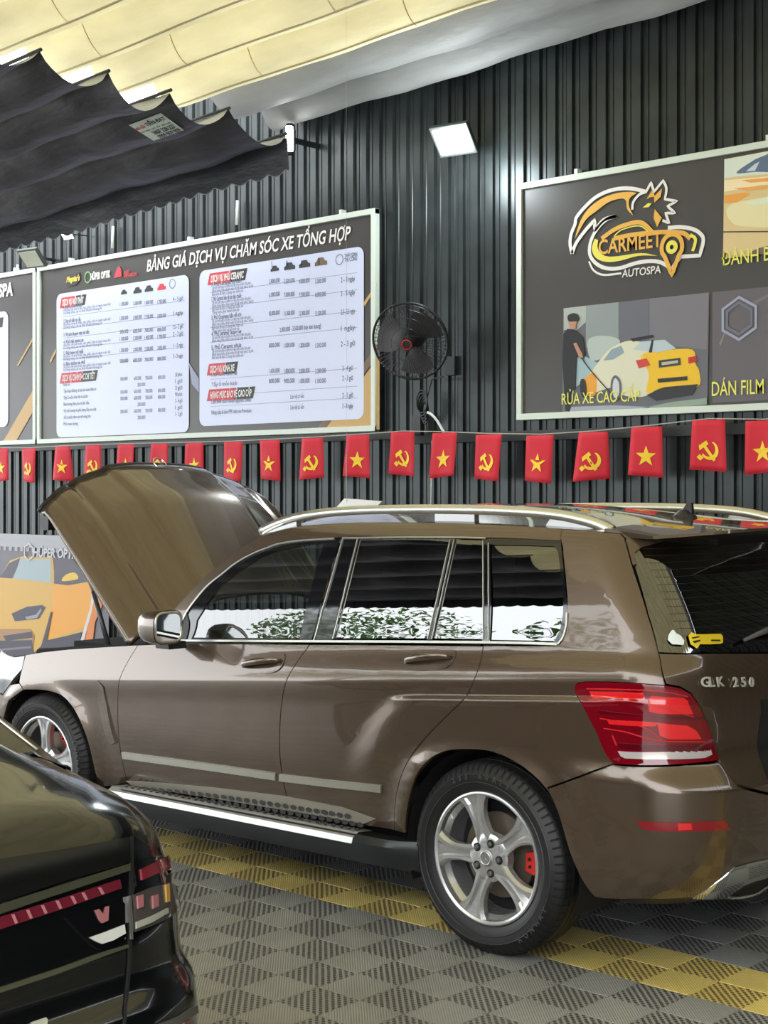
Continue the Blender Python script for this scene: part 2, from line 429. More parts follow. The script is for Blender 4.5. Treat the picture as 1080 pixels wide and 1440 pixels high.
# flat facet behind the front wheel that carries the fender vent crease
vent = panel(SV, 'fender_facet', S_([(128, 957), (138, 957), (146, 966), (153, 1000), (160, 1030), (165, 1043), (158, 1047), (150, 1035), (142, 1005)]), M_paint, fender, gap=0, thick=.02, off=.002, bulge=lambda s, z: .02*max(0, s-SV.solve(140, 1000)[0])*4, ds=.03)
vent['label'] = 'tapering raised facet in the fender'
# roof side frames and pillars
RL = [(236, 868), (258, 843), (282, 817), (304, 797), (322, 783), (342, 768), (362, 757), (385, 748), (410, 742), (450, 737.5), (500, 735), (560, 734.5), (640, 736), (720, 739.5), (790, 743.5), (840, 747), (872, 750)]
FL = [(246, 893), (254, 873), (270, 846), (288, 825), (310, 805.5), (330, 790), (352, 777), (374, 768), (392, 762), (425, 758), (460, 756), (500, 754.5), (560, 753.5), (640, 754), (720, 756.5), (788, 760)]
frame = panel(SV, 'roof_side_frame', S_(cat(RL[:15], FL[::-1], [(232, 893)])), M_paint, suv, gap=0, thick=.02, mirror='both', ds=.04, dz=.012)
def strip(name, line, w, m, off=.004, parent=suv, mirror='both', ds=.05):
    """thin trim following a pixel polyline, w metres tall"""
    sz = S_(line); up = [(s, z+w/2) for s, z in sz]; dn = [(s, z-w/2) for s, z in sz]
    return panel(SV, name, up+dn[::-1], m, parent, gap=0, thick=.008, off=off, mirror=mirror, ds=ds, dz=.01)
# chrome window surround
strip('window_trim', [(252, 901), (340, 901.5), (436, 902), (560, 902.5), (680, 903.5), (740, 904.5), (784, 906)], .0085, M_trim, .006)
def ribbon(name, line, wpx, m, off, parent=suv, mirror='both'):
    """constant-width ribbon around a pixel polyline (any direction)"""
    P_ = [np.array(p, float) for p in catmull(line, 4)]; A, B = [], []
    for i, p in enumerate(P_):
        t = P_[min(i+1, len(P_)-1)]-P_[max(i-1, 0)]; t = t/np.hypot(*t); n = np.array((-t[1], t[0]))*wpx/2; A.append(tuple(p+n)); B.append(tuple(p-n))
    return panel(SV, name, S_(A+B[::-1]), m, parent, gap=0, thick=.006, off=off, mirror=mirror, ds=.04, dz=.012)
ribbon('upper_window_trim', [(250, 893), (262, 862), (288, 828), (311, 808.5), (332, 792), (354, 779.5), (376, 770.5), (394, 764.5), (426, 760), (470, 757.5)], 2, M_trim, .004)
ribbon('upper_window_trim', [(482, 756.8), (560, 755.8), (640, 756), (683, 757)], 1.8, M_trim, .004)
ribbon('quarter_window_trim', [(785, 906), (792, 897), (797, 880), (798, 862)], 2.2, M_trim, .006)
# glass and black pillars
def gpan(name, poly, m, off=-.008, **k): return panel(SV, name, S_(poly), m, suv, gap=0, thick=.004, off=off, mirror='both', flange=False, **k)
gF = gpan('front_side_window', [(262, 896), (268, 875), (285, 847), (305, 822), (330, 803), (358, 783), (390, 771), (420, 764), (456, 761), (446, 790), (420, 897)], M_glassf)
gR = gpan('rear_side_window', [(467, 897), (484, 828), (502, 757.5), (565, 757), (632, 757.5), (618, 818), (600, 897)], M_glassd)
gQ = gpan('rear_quarter_light', [(606, 897), (622, 828), (638, 758), (678, 759), (678, 898)], M_glassd)
gS = gpan('cargo_side_window', [(687, 899), (687, 764), (740, 765), (783, 768), (789, 782), (793, 830), (793, 862), (788, 885), (781, 901)], M_glassd)
gpan('pillar_cover', [(420, 899), (446, 790), (457, 758), (478, 757), (463, 805), (437, 901)], M_gloss, -.003)
gpan('pillar_cover', [(439, 901), (465, 805), (480, 757), (500, 757), (483, 826), (466, 899)], M_gloss, -.003)
gpan('pillar_cover', [(677, 901), (677, 757), (688, 757), (688, 901)], M_gloss, -.003)
gpan('window_divider', [(599, 899), (617, 818), (631, 757), (639, 757), (623, 828), (607, 899)], M_gloss, -.004)
gpan('window_frame', [(247, 899), (256, 873), (272, 848), (290, 827), (312, 807), (332, 792), (354, 779), (392, 764), (425, 759), (458, 757), (457, 763), (422, 767), (392, 774), (362, 785), (335, 803), (310, 823), (292, 846), (276, 872), (268, 899)], M_gloss, -.003)
gpan('window_frame', [(686, 766), (686, 757), (788, 759), (795, 830), (798, 862), (796, 880), (785, 904), (777, 904), (787, 885), (791, 862), (791, 830), (784, 775), (778, 768), (740, 766.5)], M_gloss, -.003)
for ln in ([(482, 757), (441, 901)], [(503, 757), (468, 898)]): ribbon('pillar_trim', ln, 1.2, M_trim, .002)
for ln in ([(633, 758), (601, 898)], [(638.5, 758), (607, 898)], [(686.5, 763), (686.5, 899)], [(679, 760), (679, 899)]): ribbon('pillar_trim', ln, .9, M_trim, .001)
# side rub strip and sill plates
rub = [(173, 1062), (240, 1071), (320, 1082), (388, 1092)]; rub2 = [(394, 1093), (460, 1101), (537, 1109)]
strip('rub_strip', rub, .030, M_chromeb, .008, doorF); strip('rub_strip', rub2, .030, M_chromeb, .008, doorR)
M_perf = mat('perforated_steel', (.42, .39, .33), .38, .7); M_dot = mat('rubber_stud', (.02, .02, .02), .6)
# side step
def step_pt(x, dy, z): return (x, SV.P(2, .3).y+dy, z)
x0, x1 = U(143, 1107, 4.2).x, U(580, 1190, 4.2).x
mb = MB(); prof = [(.02, -.005), (-.085, .005), (-.105, -.02), (-.105, -.05), (-.085, -.10), (.02, -.12)]
ys = 4.285
nst = 24; rows = []
for i in range(nst+1):
    x = x0+(x1-x0)*i/nst; t = min(1, 12*min(i, nst-i)/nst+.35); zt = .322+.016*(x-x0)
    rows.append([(x, ys+a*t, zt+b) for a, b in prof])
vs = [p for r in rows for p in r]; n = len(prof)
mb.add(vs, [(i*n+k, i*n+(k+1) % n, (i+1)*n+(k+1) % n, (i+1)*n+k) for i in range(nst) for k in range(n)]+[tuple(range(n)), tuple(nst*n+k for k in range(n))[::-1]])
stp = mb.build('side_step', mat('step_black', (.015, .018, .02), .32), suv); sh30(stp, .5)
mb = MB(); xa, xb = U(155, 1110, 4.2).x, U(500, 1175, 4.2).x
za = lambda x: .322+.016*(x-x0)
mb.add([(xa, ys+.015, za(xa)+.002), (xb, ys+.015, za(xb)+.002), (xb, ys-.07, za(xb)+.009), (xa, ys-.07, za(xa)+.009), (xb, ys-.100, za(xb)-.006), (xa, ys-.100, za(xa)-.006), (xb, ys-.108, za(xb)-.028), (xa, ys-.108, za(xa)-.028)], [(0, 1, 2, 3), (3, 2, 4, 5), (5, 4, 6, 7)])
mb.build('tread_plate', mat('brushed_step', (.62, .62, .60), .34, .7), stp)
mb = MB()
for i in range(34):
    x = xa+.05+(xb-xa-.1)*i/33
    for r in (0, 1):
        yy = ys-.012-.034*r; mb.lathe([(.0, .004), (.007, .004), (.009, 0)], 8, 'z', (x+.02*r, yy, za(x)+.004+.003*r))
tag(mb.build('rubber_studs', M_dot, stp), kind='stuff')
# perforated sill guard on the lower doors
sg = S_([(178, 1098), (230, 1101), (300, 1107), (400, 1119), (480, 1134), (529, 1151), (512, 1158), (408, 1140), (300, 1122), (186, 1104)])
gd = panel(SV, 'sill_guard', sg, M_perf, suv, gap=0, thick=.003, off=.004, mirror='both', ds=.05, dz=.01)
mb = MB()
for i in range(30):
    for r in (0, 1):
        t = i/29; px = 196+(512-196)*t+(7 if r else 0); top = 1102+(1146-1102)*t**1.25; q = SV.solve(px, top+5+(8+2*t)*r); p = SV.P(*q, .0045)
        if i < 28+r: mb.add([p+Vector((.019*math.cos(a), -.002, .0105*math.sin(a))) for a in [k*math.pi/4 for k in range(8)]], [tuple(range(8))])
mb.build('guard_studs', M_dot, gd, fix=False)['kind'] = 'stuff'
# ---- bumper, tailgate, lamps
cent = lambda z: (5.1, z)
bump = panel(SV, 'rear_bumper', S_(cat([(861, 1075.5), (835, 1085.5), (800, 1098.5), (771, 1109)], cR2, [(850, 1263.5), (900, 1263.5), (960, 1263), (980, 1262), (1005, 1243), (1033, 1218), (1060, 1211), (1080, 1206)]))+[(5.0, .44), cent(.44), cent(.655)]+
             S_([(1080, 1118), (1058, 1113), (1038, 1105.5), (1024, 1090), (1012, 1072), (974, 1075.5), (899, 1078.5)]), M_paint, suv, gap=.001, thick=.03, mirror='join', dz=.014)
tg = panel(SV, 'tailgate', S_([(926, 918), (937, 962), (958, 966), (973, 975), (985, 994), (998.5, 1024), (1013, 1069), (1026, 1089), (1040, 1103), (1060, 1110), (1080, 1115)])+[cent(.66), cent(1.135)]+S_([(1080, 918), (1000, 918)]), M_paint, suv, gap=.002, thick=.03, off=-.004, mirror='join')
rg = panel(SV, 'rear_window', S_([(889, 776), (895, 800), (912, 862), (926, 916), (1000, 916.5), (1080, 916)])+[cent(1.145), cent(1.535)]+S_([(1080, 760), (980, 757), (900, 760)]), M_glassd, suv, gap=0, off=-.008, mirror='join', flange=False)
upf = panel(SV, 'tailgate_corner', S_([(880.5, 757), (883, 770), (890, 795), (896, 793), (893, 777), (905, 768), (930, 761), (930, 752), (890, 750), (874, 750)]), M_paint, tg, gap=.001, thick=.02, off=0, mirror='both', dz=.01)
# defroster lines
for i in range(13):
    zz = 1.20+.024*i; pl = [(4.33+.02*k*2+0.0, zz) for k in range(20)]; up = [(s, z+.0005) for s, z in pl]; dn = [(s, z-.0005) for s, z in pl]
    panel(SV, 'defroster_wire', up+dn[::-1], mat('wire', (.035, .032, .03), .5), rg, gap=0, off=-.007, mirror='join', flange=False, ds=.1, dz=.01)
M_redl = mat('red_lens', (.17, .002, .008), .06, 0, 1.0); M_redb = mat('bright_red_lens', (.62, .012, .015), .12, 0, 1.0, emis=(1, .03, .03), estr=.12); M_redd = mat('deep_red_lens', (.10, .002, .008), .1, 0, 1.0)
lamp = panel(SV, 'tail_light', S_(cat(lampL, lampT, [(957, 967.5), (971, 976), (983, 994), (997, 1024), (1011, 1069), (975, 1073.5), (899, 1076.5)])), M_redl, suv, gap=.0012, thick=.04, off=.004, mirror='both', dz=.012, ds=.03)
def lpan(name, poly, m, off=.0065): return panel(SV, name, S_(poly), m, lamp, gap=0, thick=.003, off=off, mirror='both', ds=.03, dz=.012)
lpan('lamp_segment', [(830, 972), (870, 972.5), (905, 974), (908, 984), (870, 983), (834, 982)], M_redb)
lpan('lamp_segment', [(917, 978), (960, 981), (966, 985), (974, 1004), (925, 1003), (913, 1000), (912, 982)], M_redb)
lpan('lamp_segment', [(855, 1012), (900, 1014), (925, 1016), (922, 1021), (880, 1020), (858, 1018)], M_redb)
lpan('lamp_segment', [(924, 1016), (966, 1020), (978, 1027), (985, 1039), (940, 1039), (928, 1034)], M_redb)
lpan('lamp_band', [(842, 1003), (925, 1006), (930, 1010), (990, 1012), (988, 1007), (840, 998)], M_redd)
lpan('lamp_band', [(868, 1044), (992, 1045), (998, 1056), (874, 1052)], M_redd)
for ln in ([(826, 968), (870, 969), (930, 972), (966, 979)], [(829, 985), (905, 988), (975, 1008)], [(850, 1024), (880, 1029), (925, 1041), (990, 1043)], [(845, 1010), (905, 1022), (930, 1040)], [(862, 1034), (868, 1048)]):
    ribbon('lamp_line', ln, 1.3, mat('lamp_line_red', (.6, .02, .02), .2), .0075, lamp)
rv = lpan('reversing_lens', [(870, 1056), (905, 1057.5), (950, 1056), (998, 1054), (1000, 1061), (990, 1066), (930, 1067.5), (880, 1066), (874, 1063)], mat('clear_reflector', (.75, .68, .66), .15, .4, 1.0))
rv['label'] = 'clear white lens strip at the lamp foot'
rf = panel(SV, 'bumper_reflector', S_([(895, 1155), (935, 1156.5), (980, 1155.5), (1018, 1153.5), (1027, 1166), (990, 1168.5), (930, 1169), (905, 1166)]), mat('reflector_red', (.24, .003, .01), .12, 0, 1), suv, gap=0, thick=.01, off=.003, mirror='both', dz=.01, ds=.03)
panel(SV, 'reflector_cell', S_([(953, 1158), (972, 1157.5), (973, 1166), (954, 1167)]), M_redb, rf, gap=0, thick=.002, off=.005, mirror='both', dz=.01, ds=.03)
# exhaust trim
ex = panel(SV, 'exhaust_trim', S_([(974, 1263), (1005, 1242), (1033, 1219), (1060, 1212), (1080, 1208), (1110, 1204), (1112, 1226), (1080, 1234), (1060, 1239), (1045, 1245), (1022, 1262), (1002, 1264)]), M_chrome, suv, gap=0, thick=.05, off=.003, mirror='both', dz=.012, ds=.03)
panel(SV, 'exhaust_mouth', S_([(1021, 1263), (1045, 1246), (1062, 1239), (1110, 1228), (1110, 1250), (1062, 1260)]), mat('exhaust_inner', (.05, .045, .035), .5, .5), ex, gap=0, thick=.02, off=-.03, mirror='both')
ribbon('exhaust_lip', [(1021, 1263), (1045, 1262), (1064, 1257), (1080, 1247), (1108, 1236)], 3, M_chrome, .002, ex)
ledge = MB()
for k in range(9):
    y = YC-.42+.105*k; ledge.box((-2.60, y-.018, .664), (-2.475, y+.018, .672))
ledge.build('bumper_ledge_rib', M_black, bump)
# lower black skirt under bumper and liner behind the gaps
panel(SV, 'bumper_skirt', [(4.1, .25), (4.1, .34), (4.5, .36), (5.1, .46), (5.1, .28), (4.5, .25)], M_black, suv, gap=0, thick=.02, off=-.03, mirror='join')
panel(SV, 'body_liner', S_([(150, 915), (145, 960), (170, 1095), (408, 1138), (550, 1160), (575, 1060), (690, 980), (900, 960), (900, 925), (700, 912), (300, 912)]), M_under, suv, gap=0, off=-.035, mirror='both', flange=False, ds=.15, dz=.08)
# roof and windscreen lofted across from the side frames
RLs = [SV.P(*q) for q in S_(catmull(RL, 4))]
def cross(e, n=13):
    Y = YC-e.y; low = sstep(1.5, 1.1, e.z); out = []
    for i in range(n):
        t = -1+2*i/(n-1); k = 1-abs(t)**2.3; rear = sstep(-3.7, -2.9, e.x)
        out.append(Vector((e.x-k*(.16*low+.05*(1-rear))+.10*k*rear, YC+t*Y, e.z+k*(.072-.052*rear)*(1-.6*low))))
    return out
G = [cross(e) for e in RLs]; iw = next(i for i, e in enumerate(RLs) if e.x > -4.72)
def grid_obj(name, rows, m, parent, th=.01):
    n = len(rows[0]); vs = [p for r in rows for p in r]
    o = mk(name, vs, [(i*n+k, i*n+k+1, (i+1)*n+k+1, (i+1)*n+k) for i in range(len(rows)-1) for k in range(n-1)], m, parent, True); return o
grid_obj('windscreen', G[:iw+1], glassmat('windscreen_glass', (.75, .8, .76), 1.5), suv)
grid_obj('roof', G[iw:], M_paint, suv)
hd = G[iw]; grid_obj('headliner', [[p+Vector((0, 0, -.03)) for p in r] for r in G[iw:]], mat('headliner_grey', (.25, .23, .2), .9), suv)
# spoiler
sp = MB(); rows = []
for i in range(13):
    t = -1+2*i/12; Y = .70*t; k = 1-abs(t)**3
    xe = -2.93+.13*k+.035*(1-t*t); z0 = 1.540+.025*(1-t*t)
    rows.append([(-3.00, YC+Y, z0+.012), (xe+.12, YC+Y*.985, z0-.012), (xe+.125, YC+Y*.985, z0-.022), (xe-.0, YC+Y*.98, z0-.055*k-.02), (-3.02, YC+Y, z0-.03)])
vs = [p for r in rows for p in r]
sp.add(vs, [(i*5+k, i*5+(k+1) % 5, (i+1)*5+(k+1) % 5, (i+1)*5+k) for i in range(12) for k in range(5)]+[(0, 1, 2, 3, 4), tuple(60+k for k in range(5))[::-1]])
sh30(sp.build('roof_spoiler', M_paint, suv), .6)
# roof rails
def rail(sd):
    pts = catmull([(-4.83, 1.508), (-4.72, 1.546), (-4.56, 1.580), (-4.3, 1.603), (-3.9, 1.613), (-3.5, 1.611), (-3.25, 1.599), (-3.10, 1.576), (-3.03, 1.556), (-3.0, 1.542)], 4)
    mb = MB(); prof = [(.018, -.018), (.021, .004), (.012, .019), (-.012, .019), (-.021, .004), (-.018, -.018)]
    mb.sweep([(x, YC-sd*.655+sd*.0*(x+4), z) for x, z in pts], prof, (0, 1, 0))
    r = mb.build('roof_rail', M_chromeb, suv, smooth=True)
    for pl in ([(-3.82, 1.545), (-3.62, 1.545), (-3.62, 1.608), (-3.82, 1.608)], [(-3.30, 1.535), (-3.00, 1.530), (-3.08, 1.572), (-3.25, 1.598)], [(-4.80, 1.50), (-4.60, 1.53), (-4.60, 1.570), (-4.74, 1.545)]):
        f = MB(); f.prism(pl, YC-sd*.655-.014, YC-sd*.655+.014); f.build('rail_foot', M_alloyd, r)
rail(1); rail(-1)
an = MB(); an.lathe([(.0, .052), (.02, .05), (.045, .03), (.06, 0)], 16, 'z', (-3.10, YC-.0, 1.560)); an.prism([(-3.13, 1.57), (-3.06, 1.57), (-3.065, 1.640), (-3.085, 1.640)], YC-.008, YC+.008)
an.build('roof_antenna', M_black, suv)
# door handles
def handle(cx, cy, w, par, keyed):
    o = [(-.48, .20), (-.34, -.12), (-.05, -.36), (.30, -.47), (.50, -.42), (.47, .05), (.30, .38), (.05, .45), (-.30, .42)]
    cup = panel(SV, 'handle_cup', S_([(cx+a*w, cy+b*30) for a, b in catmull(o, 3, True)]), M_paint, par, gap=0, thick=.004, off=.0015, mirror='both', ds=.02, dz=.01)
    panel(SV, 'handle_recess', S_([(cx+a*w, cy+b*30) for a, b in [(-.38, .18), (.42, .10), (.30, .36), (.0, .42), (-.3, .38)]]), M_under, cup, gap=0, thick=.001, off=.003, mirror='both', ds=.02, dz=.01)
    ribbon('cup_rim', [(cx+a*w, cy+b*30) for a, b in o+o[:1]], 1.1, M_paint, .005, cup, 'both')
    a, b = SV.solve(cx-.44*w, cy+.12*30), SV.solve(cx+.46*w, cy-.10*30)
    pts = []; n = 12
    for i in range(n+1):
        t = i/n; q = (a[0]+(b[0]-a[0])*t, a[1]+(b[1]-a[1])*t); pts.append(SV.P(q[0], q[1], .006+.034*math.sin(math.pi*min(1, max(0, t)))**.5))
    h = MB(); h.sweep(pts, [(.007*math.cos(k*math.pi/5), .014*math.sin(k*math.pi/5)) for k in range(10)], (0, 1, 0), scale=[.5+.5*math.sin(math.pi*i/n)**.4 for i in range(n+1)])
    hh = h.build('handle', M_paint, par, smooth=True)
    if keyed:
        panel(SV, 'key_slot', S_([(cx+.02*w, cy-9), (cx+.30*w, cy-9), (cx+.25*w, cy-3), (cx-.02*w, cy-4)]), M_chromeb, cup, gap=0, thick=.003, off=.004, mirror=None, ds=.02, dz=.01)
handle(369, 933, 62, doorF, True); handle(603, 928.5, 74, doorR, False)
# hood raised
A = U(184, 903, YC-.77); B = U(62.5, 708, YC-.79)
e = Vector((B.x-A.x, 0, B.z-A.z)).normalized(); nn = Vector((-e.z*-1, 0, -e.x)) if False else Vector((e.z, 0, -e.x)); La = math.hypot(B.x-A.x, B.z-A.z)
def hood(i, j, NA=30, NB=121, off=0):
    t, b = i/NA, -1+2*j/(NB-1); ab = abs(b)
    a0 = .10*(1-ab**2.2); a1 = La+.235*(1-ab**2.4); a = a0+(a1-a0)*t
    sh = 1-.55*sstep(.62, 1.0, t)
    h = .150*(1-ab**2.4)*sh
    h += .016*sstep(.90, .88, ab)-.016*sstep(.80, .72, ab)+.018*sstep(.72, .69, ab)+.022*sstep(.46, .40, ab)*(.4+.6*t)
    h -= .045*max(0, (t-.9)/.1)**2*(.5+.5*(1-ab))
    h -= .03*max(0, (ab-.94)/.06)**2
    return A+e*a+nn*(h+off)+Vector((0, (b+1)*(.77+.02*t)*1.0-.02*t, 0))
NA, NB = 30, 121
rows = [[hood(i, j) for j in range(NB)] for i in range(NA+1)]
hv = [p for r in rows for p in r]
hf = [(i*NB+k, i*NB+k+1, (i+1)*NB+k+1, (i+1)*NB+k) for i in range(NA) for k in range(NB-1)]
ho = mk('hood', hv, hf, M_paint, suv, True)
so = ho.modifiers.new('thick', 'SOLIDIFY'); so.thickness = .018; so.offset = 1
me = ho.data
# orient normals outward (towards +n)
if me.polygons[0].normal.dot(nn) < 0: me.flip_normals()
so.offset = -1
gk = MB(); gk.tube([hood(NA, j, off=-.012)+e*.008 for j in range(0, NB)], .012, 8); gk.build('hood_gasket', M_black, ho, smooth=True)
# star emblem ring on hood front
E0 = hood(29, 60, off=.012); em = MB()
def star_emblem(mb, c, ux, uy, un, r):
    c, ux, uy, un = Vector(c), Vector(ux), Vector(uy), Vector(un); m = Matrix((ux, uy, un)).transposed()
    pts = [c+(ux*math.cos(k*math.pi/12)+uy*math.sin(k*math.pi/12))*r for k in range(25)]; mb.tube(pts, r*.09, 6)
    for k in range(3):
        a = math.pi/2+k*2*math.pi/3; d = ux*math.cos(a)+uy*math.sin(a); p = ux*math.cos(a+math.pi/2)+uy*math.sin(a+math.pi/2)
        mb.add([c+d*r, c+p*r*.13-d*r*.07, c-p*r*.13-d*r*.07, c+un*r*.16, c-un*r*.02], [(0, 1, 3), (0, 3, 2), (1, 2, 3), (0, 2, 4), (0, 4, 1)])
star_emblem(em, E0, (0, 1, 0), e, nn, .04); em.build('hood_emblem', M_chrome, ho)['label'] = 'chrome ringed star emblem'
lat = MB(); LB = hood(28, 2, off=-.07); lat.box(LB-Vector((.03, .02, .05)), LB+Vector((.04, .05, .02))); lat.tube([hood(28, 4, off=-.02), LB, LB-Vector((0.02, 0, .06))], .012); lat.build('hood_latch', M_black, ho)
s1, s2, s3 = U(106, 775, YC-.70), U(131, 832, YC-.70), U(153, 909, YC-.70)
st = MB(); st.tube([s1, s2], .006); st.build('strut_rod', M_chromeb, suv, smooth=True)
st = MB(); st.tube([s2, s3], .012); st.build('hood_strut', mat('strut_grey', (.06, .07, .07), .35, .3), suv, smooth=True)
# engine bay
eb = MB(); eb.box((-6.45, YC-.60, .60), (-5.45, YC+.60, .80)); eb.box((-5.62, YC-.74, .80), (-5.40, YC+.74, .965)); eb.box((-6.5, YC-.45, .8), (-5.8, YC+.4, .90))
eb.tube([(-6.45, YC-.70, .865), (-5.55, YC-.72, .955)], .018)
eb.build('engine_bay', M_under, suv)
# headlamp
hq = S_([(35, 922), (31, 941), (14, 962), (4, 976)], (.08, .82)); print('hq', hq)
hl = panel(SV, 'headlight', hq+[(-.30, .69), (-.42, .72), (-.42, .80), (-.20, .87)]+S_([(20, 924)], (.02, .86)), mat('headlight_lens', (.20, .21, .22), .25, .5, .8), suv, gap=.002, thick=.03, mirror='both', ds=.04)
panel(SV, 'front_bumper', S_([(33, 970), (27, 961), (14, 963), (4, 977)], (.08, .75))+[(-.30, .68), (-.42, .71), (-.5, .70), (-1.1, .70), (-1.1, .25), (-.45, .25), (-.02, .28), (-.02, .45)]+S_([(3, 1020), (12, 985)], (.02, .6)), M_paint, suv, gap=.002, thick=.03, mirror='join')
gr = panel(SV, 'grille', [(-.5, .72), (-.52, .80), (-1.1, .84), (-1.1, .72)], M_black, suv, gap=0, off=-.02, mirror='join')
# mirror
m0 = U(204, 905, 4.10); mir = MB()
mc = U(224, 881, 4.09)
for (oy, sc_) in ((0, 1),):
    prof = []
    for i in range(7):
        t = i/6; r = math.sin(math.pi*(.18+.82*(1-t)**.0*1)*.5) if False else [1.0, 1.0, .97, .9, .76, .5, .05][i]
        x = mc.x+.06-[0, .02, .06, .10, .13, .15, .155][i]
        prof.append([(x, mc.y+math.copysign(abs(math.cos(a))**.55, math.cos(a))*.082*r, mc.z+math.copysign(abs(math.sin(a))**.6, math.sin(a))*.074*r) for a in [k*math.pi/12 for k in range(24)]])
    vs = [p for r in prof for p in r]
    mir.add(vs, [(i*24+k, i*24+(k+1) % 24, (i+1)*24+(k+1) % 24, (i+1)*24+k) for i in range(6) for k in range(24)]+[tuple(range(24)), tuple(144+k for k in range(24))[::-1]])
mo = mir.build('door_mirror', M_paint, suv); sh30(mo, .8)
g = MB(); g.add([(mc.x+.063, mc.y+math.copysign(abs(math.cos(a))**.5, math.cos(a))*.066, mc.z+math.copysign(abs(math.sin(a))**.5, math.sin(a))*.058) for a in [k*math.pi/12 for k in range(24)]], [tuple(range(24))])
g.build('mirror_glass', mat('mirror_face', (.8, .82, .82), .02, 1.0), mo)
g = MB(); g.tube([(mc.x+.062, mc.y+math.copysign(abs(math.cos(a))**.5, math.cos(a))*.071, mc.z+math.copysign(abs(math.sin(a))**.5, math.sin(a))*.063) for a in [k*math.pi/12 for k in range(25)]], .006, 6); g.build('mirror_rim', M_chromeb, mo, smooth=True)
g = MB(); g.prism([(mc.x-.07, mc.z-.07), (mc.x+.02, mc.z-.07), (mc.x+.03, mc.z-.10), (mc.x-.06, mc.z-.10)], mc.y+.03, mc.y+.13); g.build('mirror_stem', M_black, mo)
# far mirror
for src in [mo]+list(mo.children):
    d = src.copy(); d.data = src.data.copy(); d.data.transform(Matrix.Translation((0, 2*YC, 0)) @ Matrix.Diagonal((1, -1, 1, 1))); d.data.flip_normals(); C.objects.link(d)
    if src is mo: fm = d
    else: d.parent = fm
# mirror sail triangle
gpan('mirror_sail', [(232, 899), (246, 893), (256, 873), (263, 862), (266, 875), (262, 899)], M_black, .001)
# badge lettering on the tailgate
def on_shell_text(s, px, py, dpx, hgt, par, m):
    for ch in s:
        if ch != ' ':
            q = SV.solve(px, py); p = SV.P(*q, .003); xd = (SV.P(q[0]+.01, q[1])-SV.P(q[0]-.01, q[1])).normalized(); n_ = SV.N(*q); up = n_.cross(xd)
            if up.z < 0: up = -up
            L_.append(txt('badge', ch, hgt, m, None, p, xd, up, bold=.0010, ext=.002, sx=1.2))
        px += dpx
L_ = []; on_shell_text('GLK 250', 985, 966, 11.4, .046, tg, mat('badge_metal', (.80, .79, .72), .35, .5)); join_me('badge_lettering', L_, tg)
# wiper
wa = SV.solve(1040, 903); wb_ = SV.solve(1100, 893)
w = MB(); w.tube([SV.P(*wa, .02), SV.P(4.8, wa[1]+.02, .035), SV.P(5.1, wa[1]+.01, .03)], [.006, .012, .016]); w.build('rear_wiper', mat('wiper_grey', (.08, .08, .085), .4), suv, smooth=True)
stk = panel(SV, 'window_sticker', S_([(945, 906), (939, 900), (940, 893), (944, 887), (946, 886), (948, 887), (951, 891), (957, 894), (962, 901), (961, 907)]), mat('sticker_white', (.75, .80, .78), .4), rg, gap=0, thick=.002, off=.002, dz=.008, ds=.02); stk['label'] = 'white figure shaped sticker'
st2 = panel(SV, 'window_sticker', S_([(968, 894), (972, 889), (977, 892), (1013, 891.5), (1016, 895), (1016, 904), (1013, 905.5), (984, 906), (980, 912), (971, 906)]), mat('sticker_yellow', (.85, .62, .02), .4), rg, gap=0, thick=.002, off=.002, dz=.008, ds=.02); st2['label'] = 'yellow arrow shaped sticker with dark marks'
for pl in ([(972, 897), (982, 895), (983, 896.5), (973, 898.5)], [(973, 902), (984, 900), (984, 902), (976, 905)], [(999, 900), (1012, 900), (1012, 902), (999, 902)]): panel(SV, 'sticker_mark', S_(pl), M_under, st2, gap=0, thick=.001, off=.004, dz=.008, ds=.02)
rp = panel(SV, 'plate_recess', S_([(1070, 985), (1072, 1000), (1080, 1095)])+[cent(.74), cent(1.0)]+S_([(1080, 985)]), M_black, tg, gap=0, off=-.002, mirror='join', flange=False)
# ---- interior
M_seat = mat('seat_leather', (.02, .018, .018), .5); M_beige = mat('seat_beige', (.35, .28, .2), .6)
def seat(x, y, name='front_seat'):
    s = MB(); rows = []
    for (dx, z, w, d) in [(0, .55, .25, .06), (.02, .62, .26, .10), (-.48, .66, .25, .08)]: pass
    s.box((x-.50, y-.25, .50), (x+.02, y+.25, .66)); s.prism([(x-.04, .62), (x+.12, .62), (x+.30, 1.22), (x+.18, 1.24)], y-.25, y+.25)
    o = s.build(name, M_seat, suv, bevel=.05)
    h = MB(); h.prism([(x+.19, 1.27), (x+.31, 1.26), (x+.33, 1.43), (x+.22, 1.45)], y-.13, y+.13); h.tube([(x+.25, y-.05, 1.2), (x+.26, y-.05, 1.3)], .008); h.tube([(x+.25, y+.05, 1.2), (x+.26, y+.05, 1.3)], .008)
    h.build('headrest', M_seat, o, bevel=.03)
seat(-4.45, YC-.38); seat(-4.45, YC+.38); seat(-3.75, YC-.38, 'rear_seat'); seat(-3.75, YC+.38, 'rear_seat')
dsh = MB(); dsh.prism([(-5.45, 1.04), (-5.10, 1.06), (-4.95, 1.00), (-4.93, .80), (-5.35, .70)], YC-.72, YC+.72); dsh.build('dashboard', mat('dash_black', (.015, .015, .016), .6), suv, bevel=.03)
sw = MB(); cc = Vector((-4.80, YC-.37, 1.0)); ax = Vector((-.35, 0, 1)); a1 = Vector((1, 0, .35)).normalized()
sw.tube([cc+(Vector((0, 1, 0))*math.cos(k*math.pi/12)+a1*math.sin(k*math.pi/12)*.9+Vector((0,0,.0)))*.19 for k in range(25)], .015, 8); sw.tube([cc+Vector((0, -.18, 0)), cc+Vector((0, .18, 0))], .02); sw.tube([cc, cc+Vector((-.2, 0, -.12))], .03)
